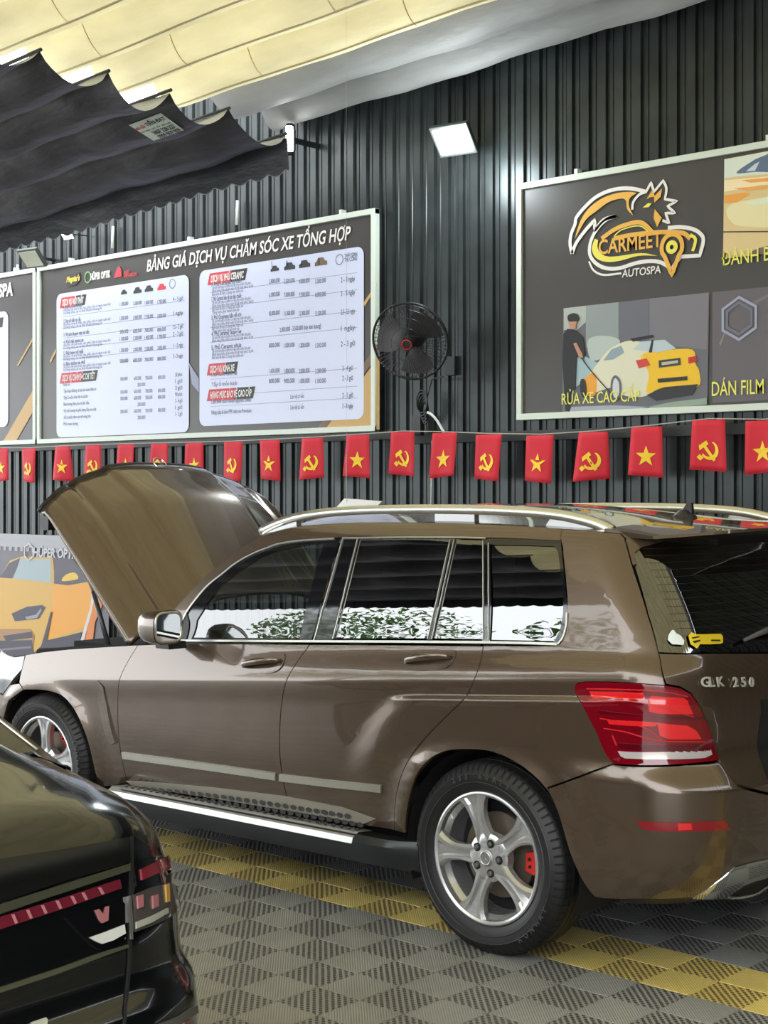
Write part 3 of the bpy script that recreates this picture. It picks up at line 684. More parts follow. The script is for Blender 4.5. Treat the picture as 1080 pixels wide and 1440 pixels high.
sw.build('steering_wheel', M_seat, suv, smooth=True)
fl = MB(); fl.box((-5.4, YC-.74, .30), (-2.75, YC+.74, .36)); fl.box((-2.95, YC-.70, .36), (-2.66, YC+.70, .95)); fl.box((-6.6, YC-.55, .28), (-2.7, YC+.55, .34)); fl.build('car_floor', M_under, suv)
bz = MB(); bz.box((-4.47, YC-.50, 1.30), (-4.30, YC-.30, 1.42)); 
vis = MB(); vis.box((-4.98, YC-.15, 1.37), (-4.94, YC+.10, 1.44)); vis.build('interior_mirror', M_black, suv)
# wheel wells
for h in (HR, HF):
    for sd in (1, -1):
        mb = MB(); yo = h.y+.03; n = 20
        mk_ = lambda y: (y if sd == 1 else 2*YC-y)
        vs = [];
        for k in range(n+1):
            a = math.pi*(-.12+1.24*k/n); vs += [(h.x+.40*math.cos(a), mk_(yo), h.z+.395*math.sin(a)), (h.x+.40*math.cos(a), mk_(yo+.34), h.z+.395*math.sin(a))]
        mb.add(vs, [(2*k, 2*k+1, 2*k+3, 2*k+2) for k in range(n)]); mb.add([vs[2*k+1] for k in range(n+1)], [tuple(range(n+1))])
        mb.build('wheel_well', M_under, suv, smooth=False)
# ---- wheels
def wheel(name, parent, rot, R=.352, rr=.2405, y_in=.225):
    """wheel about the origin, axle along y, outer face at y=0"""
    root = bpy.data.objects.new(name, None); C.objects.link(root); root.parent = parent
    t = MB(); prof = [(rr-.004, .022), (rr+.004, .006), (rr+.012, .001), (rr+.03, -.006), (rr+.055, -.010), (rr+.062, -.010), (R-.045, -.005), (R-.03, .004), (R-.017, .014), (R-.010, .020), (R-.006, .030), (R-.003, .05)]
    for g_ in (.060, .095, .130, .165): prof += [(R, g_-.004), (R-.007, g_-.003), (R-.007, g_+.003), (R, g_+.004)]
    prof += [(R-.003, .18), (R-.012, .205), (R-.045, y_in), (rr, y_in-.02)]
    t.lathe(prof, 72); tyre = t.build('tyre', M_rubber, root); sh30(tyre, .5)
    lg = MB()
    for k in range(72):
        a = 2*math.pi*k/72; ca, sa = math.cos(a), math.sin(a); cb, sb = math.cos(a+.02), math.sin(a+.02)
        pr = [(R-.034, -.003), (R-.016, .012), (R-.006, .026), (R+.0005, .052)]; vs = []
        for (r, y) in pr: vs += [(r*ca, y-.0018, r*sa), (r*cb, y-.0018, r*sb), ((r+.0018)*cb, y-.0018, (r+.0018)*sb)][:2]
        lg.add(vs, [(0, 1, 3, 2), (2, 3, 5, 4), (4, 5, 7, 6)])
    lg.build('tread_block', mat('tyre_groove', (.004, .004, .004), .8), tyre)['kind'] = 'stuff'
    bd = MB()
    for (r0, r1) in ((rr+.034, rr+.038), (R-.050, R-.046)): bd.lathe([(r0, -.011), ((r0+r1)/2, -.0125), (r1, -.011)], 72)
    bd.build('sidewall_bead', mat('tyre_rubber_shine', (.02, .02, .02), .4), tyre)
    L2 = []
    for word, a0 in (('RUNWAY', -58), ('235 60R17', 118)):
        for i, ch in enumerate(word):
            a = math.radians(a0+i*6.2*(1 if a0 < 0 else -1)); r = rr+.060 if a0 > 0 else rr+.066
            up = Vector((math.cos(a), 0, math.sin(a)))*(1 if a0 > 0 else -1); xd = Vector((math.sin(a), 0, -math.cos(a)))*(1 if a0 > 0 else -1)
            if ch != ' ': L2.append(txt('c', ch, .028, mat('tyre_letter', (.045, .045, .045), .45), None, (r*math.cos(a)-up.x*.01, -.0125, r*math.sin(a)-up.z*.01), xd, up, bold=.001, ext=.0005))
    join_me('sidewall_lettering', L2, tyre)['kind'] = 'stuff'
    b = MB(); b.lathe([(rr+.002, .010), (rr, .003), (rr-.006, .001), (rr-.014, .006), (rr-.016, .03), (rr-.03, .05), (rr-.035, .18), (rr-.01, .21)], 64)
    rim = b.build('rim', M_alloy, root); sh30(rim, .5)
    for k in range(5):
        a = rot+k*2*math.pi/5; m = MB()
        st_ = [(.045, .036, .018, .006), (.078, .036, .015, .012), (.105, .031, .011, .015), (.135, .030, .009, .016), (.168, .035, .007, .015), (.200, .050, .006, .012), (.230, .080, .005, .003)]
        vs = []
        for (r, w, y, dp) in st_:
            for (q, yy) in ((-1, y+.035), (-1, y+.012), (-.74, y), (-.42, y+.001), (-.30, y+dp), (.30, y+dp), (.42, y+.001), (.74, y), (1, y+.012), (1, y+.035)): vs.append((r*math.cos(a)-q*w*math.sin(a), yy, r*math.sin(a)+q*w*math.cos(a)))
        n_ = 10; m.add(vs, [(i*n_+j, i*n_+(j+1) % n_, (i+1)*n_+(j+1) % n_, (i+1)*n_+j) for i in range(6) for j in range(n_)]+[tuple(range(n_)), tuple(60+j for j in range(n_))])
        sh30(m.build('spoke', M_alloy, root), .3)
        m = MB(); am = a+math.pi/5; c_ = (.056*math.cos(am), .056*math.sin(am))
        m.lathe([(.0, .005), (.007, .005), (.0095, .009), (.010, .028)], 6, 'y', (c_[0], 0, c_[1])); m.build('lug_bolt', mat('bolt_steel', (.3, .29, .28), .3, .9), root, smooth=False)
        m = MB(); m.lathe([(.010, .0150), (.0155, .0142), (.0158, .018)], 14, 'y', (c_[0], 0, c_[1])); m.build('bolt_seat', M_under, root)
    h = MB(); h.lathe([(.0, .012), (.03, .013), (.034, .014), (.05, .016), (.072, .0175), (.088, .026), (.09, .06)], 40); hb = h.build('hub', M_alloy, root); sh30(hb, .5)
    cp = MB(); cp.lathe([(.0, .008), (.026, .0085), (.030, .011), (.031, .018)], 32); cpo = cp.build('centre_cap', M_alloyd, root); sh30(cpo, .5)
    em = MB(); star_emblem(em, (0, .006, 0), (1, 0, 0), (0, 0, 1), (0, -1, 0), .023); em.build('cap_emblem', M_alloy, cpo)
    d = MB(); d.lathe([(.0, .075), (.07, .075), (.075, .090), (.155, .090), (.157, .094), (.157, .108), (.15, .112)], 48); sh30(d.build('brake_disc', M_rust, root), .4)
    d = MB(); d.lathe([(.0, .13), (rr-.036, .13)], 40); d.build('backing_plate', M_under, root)
    cal = MB(); vs = []
    for k in range(8):
        a = math.radians(-13+26*k/7)
        for (r, y) in ((.140, .066), (.186, .060), (.190, .115), (.140, .115)): vs.append((r*math.cos(a), y, r*math.sin(a)))
    cal.add(vs, [(i*4+j, i*4+(j+1) % 4, (i+1)*4+(j+1) % 4, (i+1)*4+j) for i in range(7) for j in range(4)]+[(0, 1, 2, 3), (28, 29, 30, 31)])
    ca = cal.build('brake_caliper', M_red, root); ca['label'] = 'red brake caliper'
    cl = MB(); cl.lathe([(0, .058), (.006, .058), (.007, .064)], 8, 'y', (.158, 0, .012)); cl.lathe([(0, .058), (.006, .058), (.007, .064)], 8, 'y', (.160, 0, -.014)); cl.build('caliper_pin', M_under, ca)
    vv = MB(); va = math.radians(142); vv.tube([((rr-.022)*math.cos(va), .02, (rr-.022)*math.sin(va)), ((rr-.045)*math.cos(va), .012, (rr-.045)*math.sin(va))], .004, 6); vv.build('tyre_valve', M_chromeb, root)
    return root
w1 = wheel('wheel', suv, math.radians(36)); w1.location = (HR.x, HR.y, HR.z)
def copy_tree(o, parent=None):
    c = o.copy(); C.objects.link(c); c.parent = parent
    for ch in list(o.children): copy_tree(ch, c)
    return c
w2 = copy_tree(w1, suv); w2.location = (HF.x, HF.y, HF.z); w2.rotation_euler = (0, math.radians(-54), 0)
for h in (HR, HF):
    w = copy_tree(w1, suv); w.location = (h.x, 2*YC-h.y, h.z); w.rotation_euler = (0, 0, math.pi)
# ================================================================ setting
YW = 8.62
def build_wall():
    wl = empty('wall_back', (0, YW, 0), kind='structure')
    M = mat('dark_cladding', (.028, .034, .034), .34, .45, noise=(3, .35))
    pit = .141; prof = [(0, 0), (.008, -.022), (.068, -.022), (.076, 0), (.088, 0), (.0935, -.006), (.1165, -.006), (.122, 0)]
    n = 7; w = n*pit; x = -19.0; first = None
    vs = [];
    P_ = [(k*pit+a, b) for k in range(n) for a, b in prof]+[(n*pit, 0), (n*pit+.008, -.022), (n*pit+.02, -.023)]
    v = [(a, b, 0) for a, b in P_]+[(a, b, 5.15) for a, b in P_]; m_ = len(P_)
    f = [(i, i+1, m_+i+1, m_+i) for i in range(m_-1)]
    while x < 4.0:
        if first is None: first = mk('cladding_sheet', v, f, M, wl); o = first
        else: o = first.copy(); C.objects.link(o)
        o.location = (x, random.uniform(-.003, .003), 0); x += w
    for z, xa, xb, t in ((2.085, -7.7, 4, .035), (2.12, -19, -7.7, .03)):
        m = MB(); m.box((xa, -.075, z-t), (xb, -.026, z+t)); m.build('steel_rail', mat('rail_dark', (.03, .035, .035), .5), wl)
build_wall()
wr = mk('wall_right', [(3.1, -2.2, 0), (3.1, YW, 0), (3.1, YW, 5.15), (3.1, -2.2, 5.15), (3.16, -2.2, 0), (3.16, YW, 0), (3.16, YW, 5.15), (3.16, -2.2, 5.15)], [(0, 3, 2, 1), (4, 5, 6, 7), (0, 4, 7, 3), (1, 2, 6, 5), (2, 3, 7, 6), (0, 1, 5, 4)], mat('dark_cladding', (.03, .03, .03))); wr['kind'] = 'structure'
PX0, PY0, SQ = -3.399, 3.394, .1943      # floor grid vertex and square size
def tile_mats():
    out = []
    for nm, col in (('grey', (.33, .332, .312)), ('yellow', (.80, .62, .20))):
        for kind in ('smooth', 'dotted'):
            m = bpy.data.materials.new(f'{nm}_{kind}_plastic'); m.use_nodes = True; nt = m.node_tree; b = nt.nodes['Principled BSDF']; b.inputs['Roughness'].default_value = .42
            tc = nt.nodes.new('ShaderNodeTexCoord'); sp = nt.nodes.new('ShaderNodeSeparateXYZ'); nt.links.new(tc.outputs['Object'], sp.inputs[0])
            gn = nt.nodes.new('ShaderNodeNewGeometry'); nz = nt.nodes.new('ShaderNodeTexNoise'); nz.inputs['Scale'].default_value = 2.3; nz.inputs['Detail'].default_value = 8; nt.links.new(gn.outputs['Position'], nz.inputs['Vector'])
            mr = nt.nodes.new('ShaderNodeMapRange'); mr.inputs[1].default_value = .3; mr.inputs[2].default_value = .7; mr.inputs[3].default_value = .82; mr.inputs[4].default_value = 1.15; nt.links.new(nz.outputs[0], mr.inputs[0])
            sc_ = nt.nodes.new('ShaderNodeVectorMath'); sc_.operation = 'SCALE'; sc_.inputs[0].default_value = col; nt.links.new(mr.outputs[0], sc_.inputs['Scale'])
            def mth(op, *a):
                n = nt.nodes.new('ShaderNodeMath'); n.operation = op
                for i, q in enumerate(a):
                    if isinstance(q, (int, float)): n.inputs[i].default_value = q
                    else: nt.links.new(q, n.inputs[i])
                return n.outputs[0]
            bp = nt.nodes.new('ShaderNodeBump'); bp.inputs['Distance'].default_value = .004; bp.inputs['Strength'].default_value = .9
            if kind == 'dotted':      # rows of small slots, staggered
                N = 1/.0205; 
                fx = mth('MULTIPLY', mth('ADD', sp.outputs[0], sp.outputs[1]), N*.7071); row = mth('FLOOR', fx); sh = mth('MULTIPLY', mth('MODULO', mth('ABSOLUTE', row), 2.0), .5)
                fy = mth('ADD', mth('MULTIPLY', mth('SUBTRACT', sp.outputs[1], sp.outputs[0]), N*.7071), sh)
                dx = mth('SUBTRACT', mth('FRACT', fx), .5); dy = mth('SUBTRACT', mth('FRACT', fy), .5)
                r = mth('SQRT', mth('ADD', mth('MULTIPLY', dx, dx), mth('MULTIPLY', mth('MULTIPLY', dy, .70), mth('MULTIPLY', dy, .70))))
                hole = nt.nodes.new('ShaderNodeMapRange'); hole.inputs[1].default_value = .26; hole.inputs[2].default_value = .36; nt.links.new(r, hole.inputs[0])
                mx = nt.nodes.new('ShaderNodeMixRGB'); nt.links.new(hole.outputs[0], mx.inputs[0]); mx.inputs[1].default_value = (.085, .08, .072, 1) if nm == 'grey' else (.20, .14, .05, 1)
                nt.links.new(sc_.outputs[0], mx.inputs[2]); nt.links.new(mx.outputs[0], b.inputs['Base Color']); nt.links.new(hole.outputs[0], bp.inputs['Height'])
            else:                     # fine parallel ribs
                wv = mth('SINE', mth('MULTIPLY', mth('ADD', sp.outputs[0], sp.outputs[1]), 2*math.pi/.0088*.707))
                bp.inputs['Distance'].default_value = .0004; nt.links.new(wv, bp.inputs['Height']); nt.links.new(sc_.outputs[0], b.inputs['Base Color'])
            nt.links.new(bp.outputs[0], b.inputs['Normal']); out.append(m)
    return out
TM = tile_mats()
def tile_geo(yel, par):
    mb = MB(); k = 2 if yel else 0
    mb.box((.0006, .0006, -.018), (2*SQ-.0006, 2*SQ-.0006, -.0018), k)
    for i in (0, 1):
        for j in (0, 1):
            d = (i+j) % 2 == par; g = .0015; z = 0 if not d else -.0007
            x0_, y0_ = i*SQ, j*SQ
            a = (x0_+g*.5, y0_+g*.5); b = (x0_+SQ-g*.5, y0_+SQ-g*.5)
            mb.add([(a[0], a[1], -.003), (b[0], a[1], -.003), (b[0], b[1], -.003), (a[0], b[1], -.003), (a[0]+.001, a[1]+.001, z), (b[0]-.001, a[1]+.001, z), (b[0]-.001, b[1]-.001, z), (a[0]+.001, b[1]-.001, z)],
                   [(4, 5, 6, 7), (0, 1, 5, 4), (1, 2, 6, 5), (2, 3, 7, 6), (3, 0, 4, 7)], k+(1 if d else 0))
    return mb
def build_floor():
    fl = mk('floor', [(-30, -22, -.02), (12, -22, -.02), (12, YW, -.02), (-30, YW, -.02)], [(0, 1, 2, 3)], mat('concrete', (.32, .31, .28), .7, noise=(2, .15)))
    fl['kind'] = 'structure'
    ga, gb = tile_geo(False, 0), tile_geo(True, 0)
    oa = ga.build('floor_tile', None, fl, mats=TM); ob = gb.build('floor_tile', None, fl, mats=TM)
    # a square (i to the left from PX0, j up from PY0) is dotted when i+j+1 is odd ... see alignment: tile corner sits on even squares
    cells = []
    for a in range(-22, 34):
        for b in range(-12, 14):
            x = PX0-SQ*2*a; y = PY0+SQ*(2*b+1); 
            cells.append((x, y, b))
    vis = []; rest = []
    for (x, y, b) in cells:
        cx_, cy_ = x+SQ, y+SQ; Z = -cx_*sT+cy_*cT
        ok = False
        if Z > .5:
            u, v = PRJ((cx_, cy_, 0)); ok = -60 < u < 1140 and v < 1500 and 'car' and v > 1100
        (vis if ok else rest).append((x, y, b, Z))
    vis.sort(key=lambda q: q[3]); rest += vis[298:]; vis = vis[:298]
    print('tiles', len(vis), len(rest))
    first = {False: oa, True: ob}; used = set()
    for (x, y, b, Z) in vis:
        yel = b == 2
        o = first[yel] if yel not in used else first[yel].copy()
        if yel in used: C.objects.link(o); o.parent = fl
        used.add(yel); o.location = (x, y, 0)
    st = MB()
    for (x, y, b, Z) in rest:
        if y > YW-.3 or y+2*SQ > YW-.03 or x < -14 or x > 2.5 or y < -1.0: continue
        g = gb if b == 2 else ga; n = len(st.v)
        st.v += [(p[0]+x, p[1]+y, p[2]) for p in g.v]; st.f += [tuple(i+n for i in q) for q in g.f]; st.mi += g.mi
    tag(st.build('tile_field', None, fl, mats=TM, fix=False), kind='stuff')
build_floor()
# ---- canopies: fabric hung in waves between battens that run along x
def fabric(name, transl, col, rough=.8, bump=.4):
    m = bpy.data.materials.new(name); m.use_nodes = True; nt = m.node_tree; b = nt.nodes['Principled BSDF']; o = nt.nodes['Material Output']
    b.inputs['Roughness'].default_value = rough
    tc = nt.nodes.new('ShaderNodeTexCoord'); mp = nt.nodes.new('ShaderNodeMapping'); mp.inputs['Scale'].default_value = (1.2, 3.5, 3.5); nt.links.new(tc.outputs['Object'], mp.inputs[0])
    n = nt.nodes.new('ShaderNodeTexNoise'); n.inputs['Scale'].default_value = 1.6; n.inputs['Detail'].default_value = 7; n.inputs['Distortion'].default_value = .15; nt.links.new(mp.outputs[0], n.inputs['Vector'])
    bp = nt.nodes.new('ShaderNodeBump'); bp.inputs['Strength'].default_value = bump; bp.inputs['Distance'].default_value = .05; nt.links.new(n.outputs[0], bp.inputs['Height']); nt.links.new(bp.outputs[0], b.inputs['Normal'])
    n2 = nt.nodes.new('ShaderNodeTexNoise'); n2.inputs['Scale'].default_value = 1.1; n2.inputs['Detail'].default_value = 6; nt.links.new(mp.outputs[0], n2.inputs['Vector'])
    mr = nt.nodes.new('ShaderNodeMapRange'); mr.inputs[1].default_value = .3; mr.inputs[2].default_value = .7; mr.inputs[3].default_value = .76; mr.inputs[4].default_value = 1.08; nt.links.new(n2.outputs[0], mr.inputs[0])
    s = nt.nodes.new('ShaderNodeVectorMath'); s.operation = 'SCALE'; s.inputs[0].default_value = col; nt.links.new(mr.outputs[0], s.inputs['Scale']); nt.links.new(s.outputs[0], b.inputs['Base Color'])
    if transl:
        t = nt.nodes.new('ShaderNodeBsdfTranslucent'); nt.links.new(bp.outputs[0], t.inputs['Normal']); 
        s2 = nt.nodes.new('ShaderNodeVectorMath'); s2.operation = 'SCALE'; s2.inputs[0].default_value = transl[1]; nt.links.new(mr.outputs[0], s2.inputs['Scale']); nt.links.new(s2.outputs[0], t.inputs[0]); mx = nt.nodes.new('ShaderNodeMixShader'); mx.inputs[0].default_value = transl[0]
        nt.links.new(b.outputs[0], mx.inputs[1]); nt.links.new(t.outputs[0], mx.inputs[2]); nt.links.new(mx.outputs[0], o.inputs[0])
    return m
def wave_cloth(name, xs, ys, zfun, sag, m, parent, per=10, slant=0., ex=.75, wav=1.):
    """ys: batten positions; between neighbours the cloth hangs in a U; xs: columns"""
    vs = []; cols = len(xs); rows = 0
    for i in range(len(ys)-1):
        for k in range(per+(1 if i == len(ys)-2 else 0)):
            t = k/per; y = ys[i]+(ys[i+1]-ys[i])*t; d = -sag*math.sin(math.pi*t)**ex; rows += 1
            for j, x in enumerate(xs):
                w = wav*(.018*math.sin(3.1*x+i*1.7)*math.sin(math.pi*t)+.010*math.sin(8.3*x+2.3*i+4*t))
                vs.append((x-slant*(y-5.38), y, zfun(x, y)+d+w))
    return mk(name, vs, [(r*cols+c, r*cols+c+1, (r+1)*cols+c+1, (r+1)*cols+c) for r in range(rows-1) for c in range(cols-1)], m, parent, True)
M_cream = fabric('cream_fabric', (.23, (.84, .74, .41)), (.56, .51, .36))
M_greyf = fabric('shade_grey_fabric', (.05, (.7, .7, .66)), (.24, .24, .225), .6)  # shade near the wall put into the fabric colour
M_darkf = fabric('dark_fabric', None, (.028, .03, .036), .55, .6)
cc_ = empty('cream_awning', (0, 0, 0), label='cream wave-fold canvas awning glowing with daylight overhead', cat='awning')
dr = lambda x, y: 4.93+.035*(x+8)
H_ = 3.20
rho = [.586, .528, .493, .454, .424]
ys = [y for y in np.arange(-1.9, 4.9, .53)]
ys = list(np.linspace(-1.9, 7.62, 18)); xs = list(np.linspace(-8.9, 2.9, 60))
def shift(v, o): 
    for c in o.children: c.data.transform(Matrix.Translation(-Vector(o.location)))
zf = lambda x, y: CAMH+3.30+.045*(x+7.5)
cm = wave_cloth('canvas', xs, ys, zf, .29, M_cream, cc_, ex=.55, per=14, wav=.35)
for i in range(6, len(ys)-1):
    m = MB(); ym = (ys[i]+ys[i+1])/2-.02; m.tube([(x_, ym, zf(x_, ym)-.294+.35*.018*math.sin(3.1*x_+i*1.7)) for x_ in xs], .008, 5); m.build('fold_shade', mat('fold_shade_beige', (.50, .44, .28), .8), cc_, smooth=True)  # darker tube along each fold bottom, standing for the shade line there
M_seam = mat('seam_brown', (.58, .48, .25), .8)
for sx_ in np.arange(-8.0, 2.8, 1.45):
    m = MB(); pt = []
    for i in range(7, len(ys)-1):
        x_ = sx_+.23*math.sin(i*2.1)
        m.tube([(x_-.10*k/8, ys[i]+(ys[i+1]-ys[i])*k/8*.55, zf(x_, 0)-.29*math.sin(math.pi*k/8*.55)**.55-.004) for k in range(1, 9)], [.002]+[.004]*6+[.002], 5)
    tag(m.build('seam', M_seam, cc_, smooth=True), kind='stuff')
cm2 = wave_cloth('shaded_canvas', xs, [7.62, 8.20, 8.56], lambda x, y: zf(x, y)-.04*(y-7.62), .25, M_greyf, cc_, ex=.6, per=14, wav=.6); cm2['label'] = 'shade-grey folds of the awning against the wall'
for y in ys: 
    m = MB(); m.tube([(xs[0], y, zf(xs[0], y)+.01), (xs[-1], y, zf(xs[-1], y)+.01)], .014, 6); m.build('batten', M_black, cc_)
for x in (-8.5, -5.5, -2.5, .5):
    m = MB(); m.tube([(x, -1.9, zf(x, 0)+.06), (x, 8.5, zf(x, 0)+.06)], .03, 6); m.build('support_rail', mat('galvanised', (.4, .4, .4), .5, .6), cc_)

dc_ = empty('dark_awning', (0, 0, 0), label='black wave-fold awning with a scalloped valance, hanging over the left side', cat='awning')
ysd = [y for y in np.linspace(-1.4, 6.94+.3, 16)]
zd = lambda x, y: CAMH+2.72+.055*(x+7.5)
xsd = list(np.linspace(-17, -7.50, 50))
# ---- black awning on the left
def twoside(name, under, top):
    m = fabric(name, None, under, .45, .7); nt = m.node_tree; b = nt.nodes['Principled BSDF']; g = nt.nodes.new('ShaderNodeNewGeometry')
    mx = nt.nodes.new('ShaderNodeMixRGB'); src = b.inputs['Base Color'].links[0].from_socket
    nt.links.new(g.outputs['Backfacing'], mx.inputs[0]); nt.links.new(src, mx.inputs[2]); mx.inputs[1].default_value = (*top, 1); nt.links.new(mx.outputs[0], b.inputs['Base Color']); return m
M_darkt = twoside('black_awning_fabric', (.020, .021, .026), (.42, .43, .44))
ysd = [-1.45, -.86, -.27, .32, .91, 1.51, 2.11, 2.70, 3.30, 3.90, 4.50, 4.90-.02, 5.38+.02, 5.95, 6.52, 7.11, 7.72]
ysd = list(np.linspace(-1.5, 4.82, 12))+[5.38, 5.95, 6.52, 7.11, 7.74]
zd = lambda x, y: CAMH+2.73+.052*(x+7.85)-.06*sstep(7.15, 7.74, y)
xsd = list(np.linspace(-16.5, -8.5, 40))+list(np.linspace(-8.4, -7.83, 8))
dm = wave_cloth('canvas', xsd, ysd, zd, .16, M_darkt, dc_, per=12, slant=.115)
for y in ysd:
    m = MB(); m.tube([(-16.4, y, zd(-16.4, y)+.012), (-7.815-.115*(y-5.38), y, zd(-7.83, y)+.010)], .012, 6); m.build('batten', M_black, dc_)
def valance(yv, xa, xb, h, par, m, zf_, lobe=.19):
    vs = []; n = int((xb-xa)/lobe*8)
    for i in range(n+1):
        x = xa+(xb-xa)*i/n; ph = (x-xa)/lobe; d = .035*abs(math.sin(math.pi*ph))
        o = .018*math.sin(2.2*x)+.01*math.sin(5.1*x)
        for k in range(4): t = k/3; vs.append((x, yv+o*t, zf_(x, yv)-(h+d)*t))
    a = mk('valance', vs, [(i*4+k, i*4+k+1, (i+1)*4+k+1, (i+1)*4+k) for i in range(n) for k in range(3)], m, par, True)
    mb = MB(); mb.tube([(Vector(vs[i*4+3])) for i in range(n+1)], .0045, 4); mb.build('valance_piping', mat('piping_grey', (.22, .23, .23), .5), a); return a
valance(7.76, -16.5, -8.10, .225, dc_, M_darkf, zd); valance(-1.53, -16.5, -7.03, .28, dc_, M_darkf, zd)
valance(-1.93, -8.75, 3.0, .22, cc_, M_darkf, zf)
# label printed on the black cloth
def wave_z(x, y):
    for i in range(len(ysd)-1):
        if ysd[i] <= y <= ysd[i+1]: t = (y-ysd[i])/(ysd[i+1]-ysd[i]); return zd(x+.115*(y-5.38), y)-.16*math.sin(math.pi*t)**.75+.018*math.sin(3.1*x+i*1.7)*math.sin(math.pi*t)
    return 99
def on_wave(px, py):
    u = (px-540)/FPX; Z = 6.0
    while Z < 14:
        x, y, z = Z*(u*cT-sT), Z*(u*sT+cT), CAMH-(py-HORY)*Z/FPX
        if z > wave_z(x, y)-.012: return Vector((x, y, z))
        Z += .004
    return Vector((x, y, z))
def bil(q, a, b): return tuple((q[0][d]*(1-a)+q[1][d]*a)*(1-b)+(q[3][d]*(1-a)+q[2][d]*a)*b for d in (0, 1))
quad = [(181, 176), (226, 159), (259, 183), (216, 198)]
n = 9; vs = [on_wave(*bil(quad, i/(n-1), j/(n-1))) for j in range(n) for i in range(n)]
lb = mk('maker_label', vs, [(j*n+i, j*n+i+1, (j+1)*n+i+1, (j+1)*n+i) for j in range(n-1) for i in range(n-1)], mat('label_white', (.62, .70, .62), .6), dc_, True)
lb['label'] = 'pale rectangular label with dark lettering'
def warp_txt(s, a0, a1, b0, b1, m, par, name, bold=.004):
    o = txt(name, s, 1, m, None, (0, 0, 0), bold=bold, ext=0); xs_ = [v.co.x for v in o.data.vertices]; zs_ = [v.co.z for v in o.data.vertices]
    for v in o.data.vertices:
        a = a0+(a1-a0)*(v.co.x-min(xs_))/(max(xs_)-min(xs_)); b = b1+(b0-b1)*(v.co.z-min(zs_))/(max(zs_)-min(zs_)); p = on_wave(*bil(quad, a, b)); v.co = p+Vector((0, -.002, -.006))
    o.parent = par; return o
M_ink = mat('ink_dark', (.02, .02, .025), .6); M_inkr = mat('ink_red', (.55, .03, .03), .6)
warp_txt('TIẾN ĐẠT', .36, .97, .04, .36, M_ink, lb, 'lettering', .03); warp_txt('MÁI XẾP', .04, .32, .12, .32, M_inkr, lb, 'lettering', .03)
warp_txt('BẠT KÉO - BẠT XẾP - MÁI CHE', .05, .95, .40, .52, M_ink, lb, 'lettering', .02); warp_txt('0967 228 227', .25, .95, .56, .76, M_ink, lb, 'lettering', .03); warp_txt('0909 809 909', .25, .95, .80, .97, M_ink, lb, 'lettering', .03)
# ================================================================ sign boards on the wall
YB = 8.535
M_alu = mat('white_aluminium', (.66, .72, .64), .4)
def q2(px, py, dy=0.): return U(px, py, YB-dy)
def flat(name, poly, m, par, dy, smooth=False, k=4, y=None):
    """flat print: a thin polygon on the board plane, outline given as world (x,z) points"""
    if smooth: poly = catmull(poly, k, True)
    mb = MB(); mb.prism(poly, (y or YB)-dy, (y or YB)-dy+.0006); return mb.build(name, m, par)
def pxz(pts, y=None): return [(U(p[0], p[1], y or YB).x, U(p[0], p[1], y or YB).z)+tuple(p[2:]) for p in pts]
def stroke(name, pts, w, m, par, dy, closed=False, y=None, k=5):
    P_ = [np.array(p[:2]) for p in catmull(pts, k, closed)]; n = len(P_); A, B = [], []
    for i, p in enumerate(P_):
        a = P_[(i+1) % n] if closed or i < n-1 else p; b = P_[i-1] if closed or i > 0 else p; t = a-b; l = np.hypot(*t); t = t/l if l > 0 else np.array((1, 0)); nn_ = np.array((-t[1], t[0]))*w/2
        A.append(p+nn_); B.append(p-nn_)
    yy = (y or YB)-dy; vs = [(a[0], yy, a[1]) for a in A]+[(b[0], yy, b[1]) for b in B]
    r = n if closed else n-1
    return mk(name, vs, [(i, (i+1) % n, (i+1) % n+n, i+n) for i in range(r)], m, par)
def rrect(x0, z0, x1, z1, r, n=5):
    out = []
    for cx_, cz_, a0 in ((x1-r, z1-r, 0), (x0+r, z1-r, 90), (x0+r, z0+r, 180), (x1-r, z0+r, 270)):
        for k in range(n+1): a = math.radians(a0+90*k/n); out.append((cx_+r*math.cos(a), cz_+r*math.sin(a)))
    return out
def fit(name, s, x0, x1, z, h, m, par, dy=.006, bold=.0, shear=0., y=None):
    """one line of lettering fitted to width x0..x1 and cap height h"""
    o = txt(name, s, 1, m, None, (0, 0, 0), bold=bold, shear=shear, ext=0); v = o.data.vertices; a = [q.co.x for q in v]
    u = txt(name, 'H', 1, m, None, (0, 0, 0), ext=0); H1 = max(q.co.z for q in u.data.vertices); bpy.data.objects.remove(u)
    sx = (x1-x0)/(max(a)-min(a)); mn_ = min(a); 
    for q in v: q.co = Vector((x0+(q.co.x-mn_)*sx, (y or YB)-dy, z+q.co.z*h/H1))
    if par: o.parent = par
    return o
def board(x0, x1, z0, z1, label, fw=.045):
    r = empty('sign_board', (0, 0, 0), label=label, cat='sign board')
    m = MB(); m.box((x0+.01, YB+.002, z0+.01), (x1-.01, YB+.03, z1-.01)); m.build('panel', mat('board_charcoal', (.045, .040, .036), .38, noise=(1.2, .12)), r)
    for (a, b, nm) in (((x0, z1-fw), (x1, z1), 0), ((x0, z0), (x1, z0+fw), 0), ((x0, z0), (x0+fw, z1), 1), ((x1-fw, z0), (x1, z1), 1)):
        m = MB(); m.box((a[0], YB-.022+.001*nm, a[1]), (b[0], YB+.035, b[1])); m.build('frame_bar', M_alu, r, bevel=.004)
    for x in (x0+.5, (x0+x1)/2, x1-.4):
        m = MB(); m.box((x-.014, YB+.005, z1-.005), (x+.014, YB+.06, z1+.04)); m.build('hanging_bracket', M_alu, r)
    return r
XL0, XL1, ZL0, ZL1 = -12.44, -7.905, 2.155, 3.893
bL = board(XL0, XL1, ZL0, ZL1, 'wide price list board with two white tables, left of the wall fan')
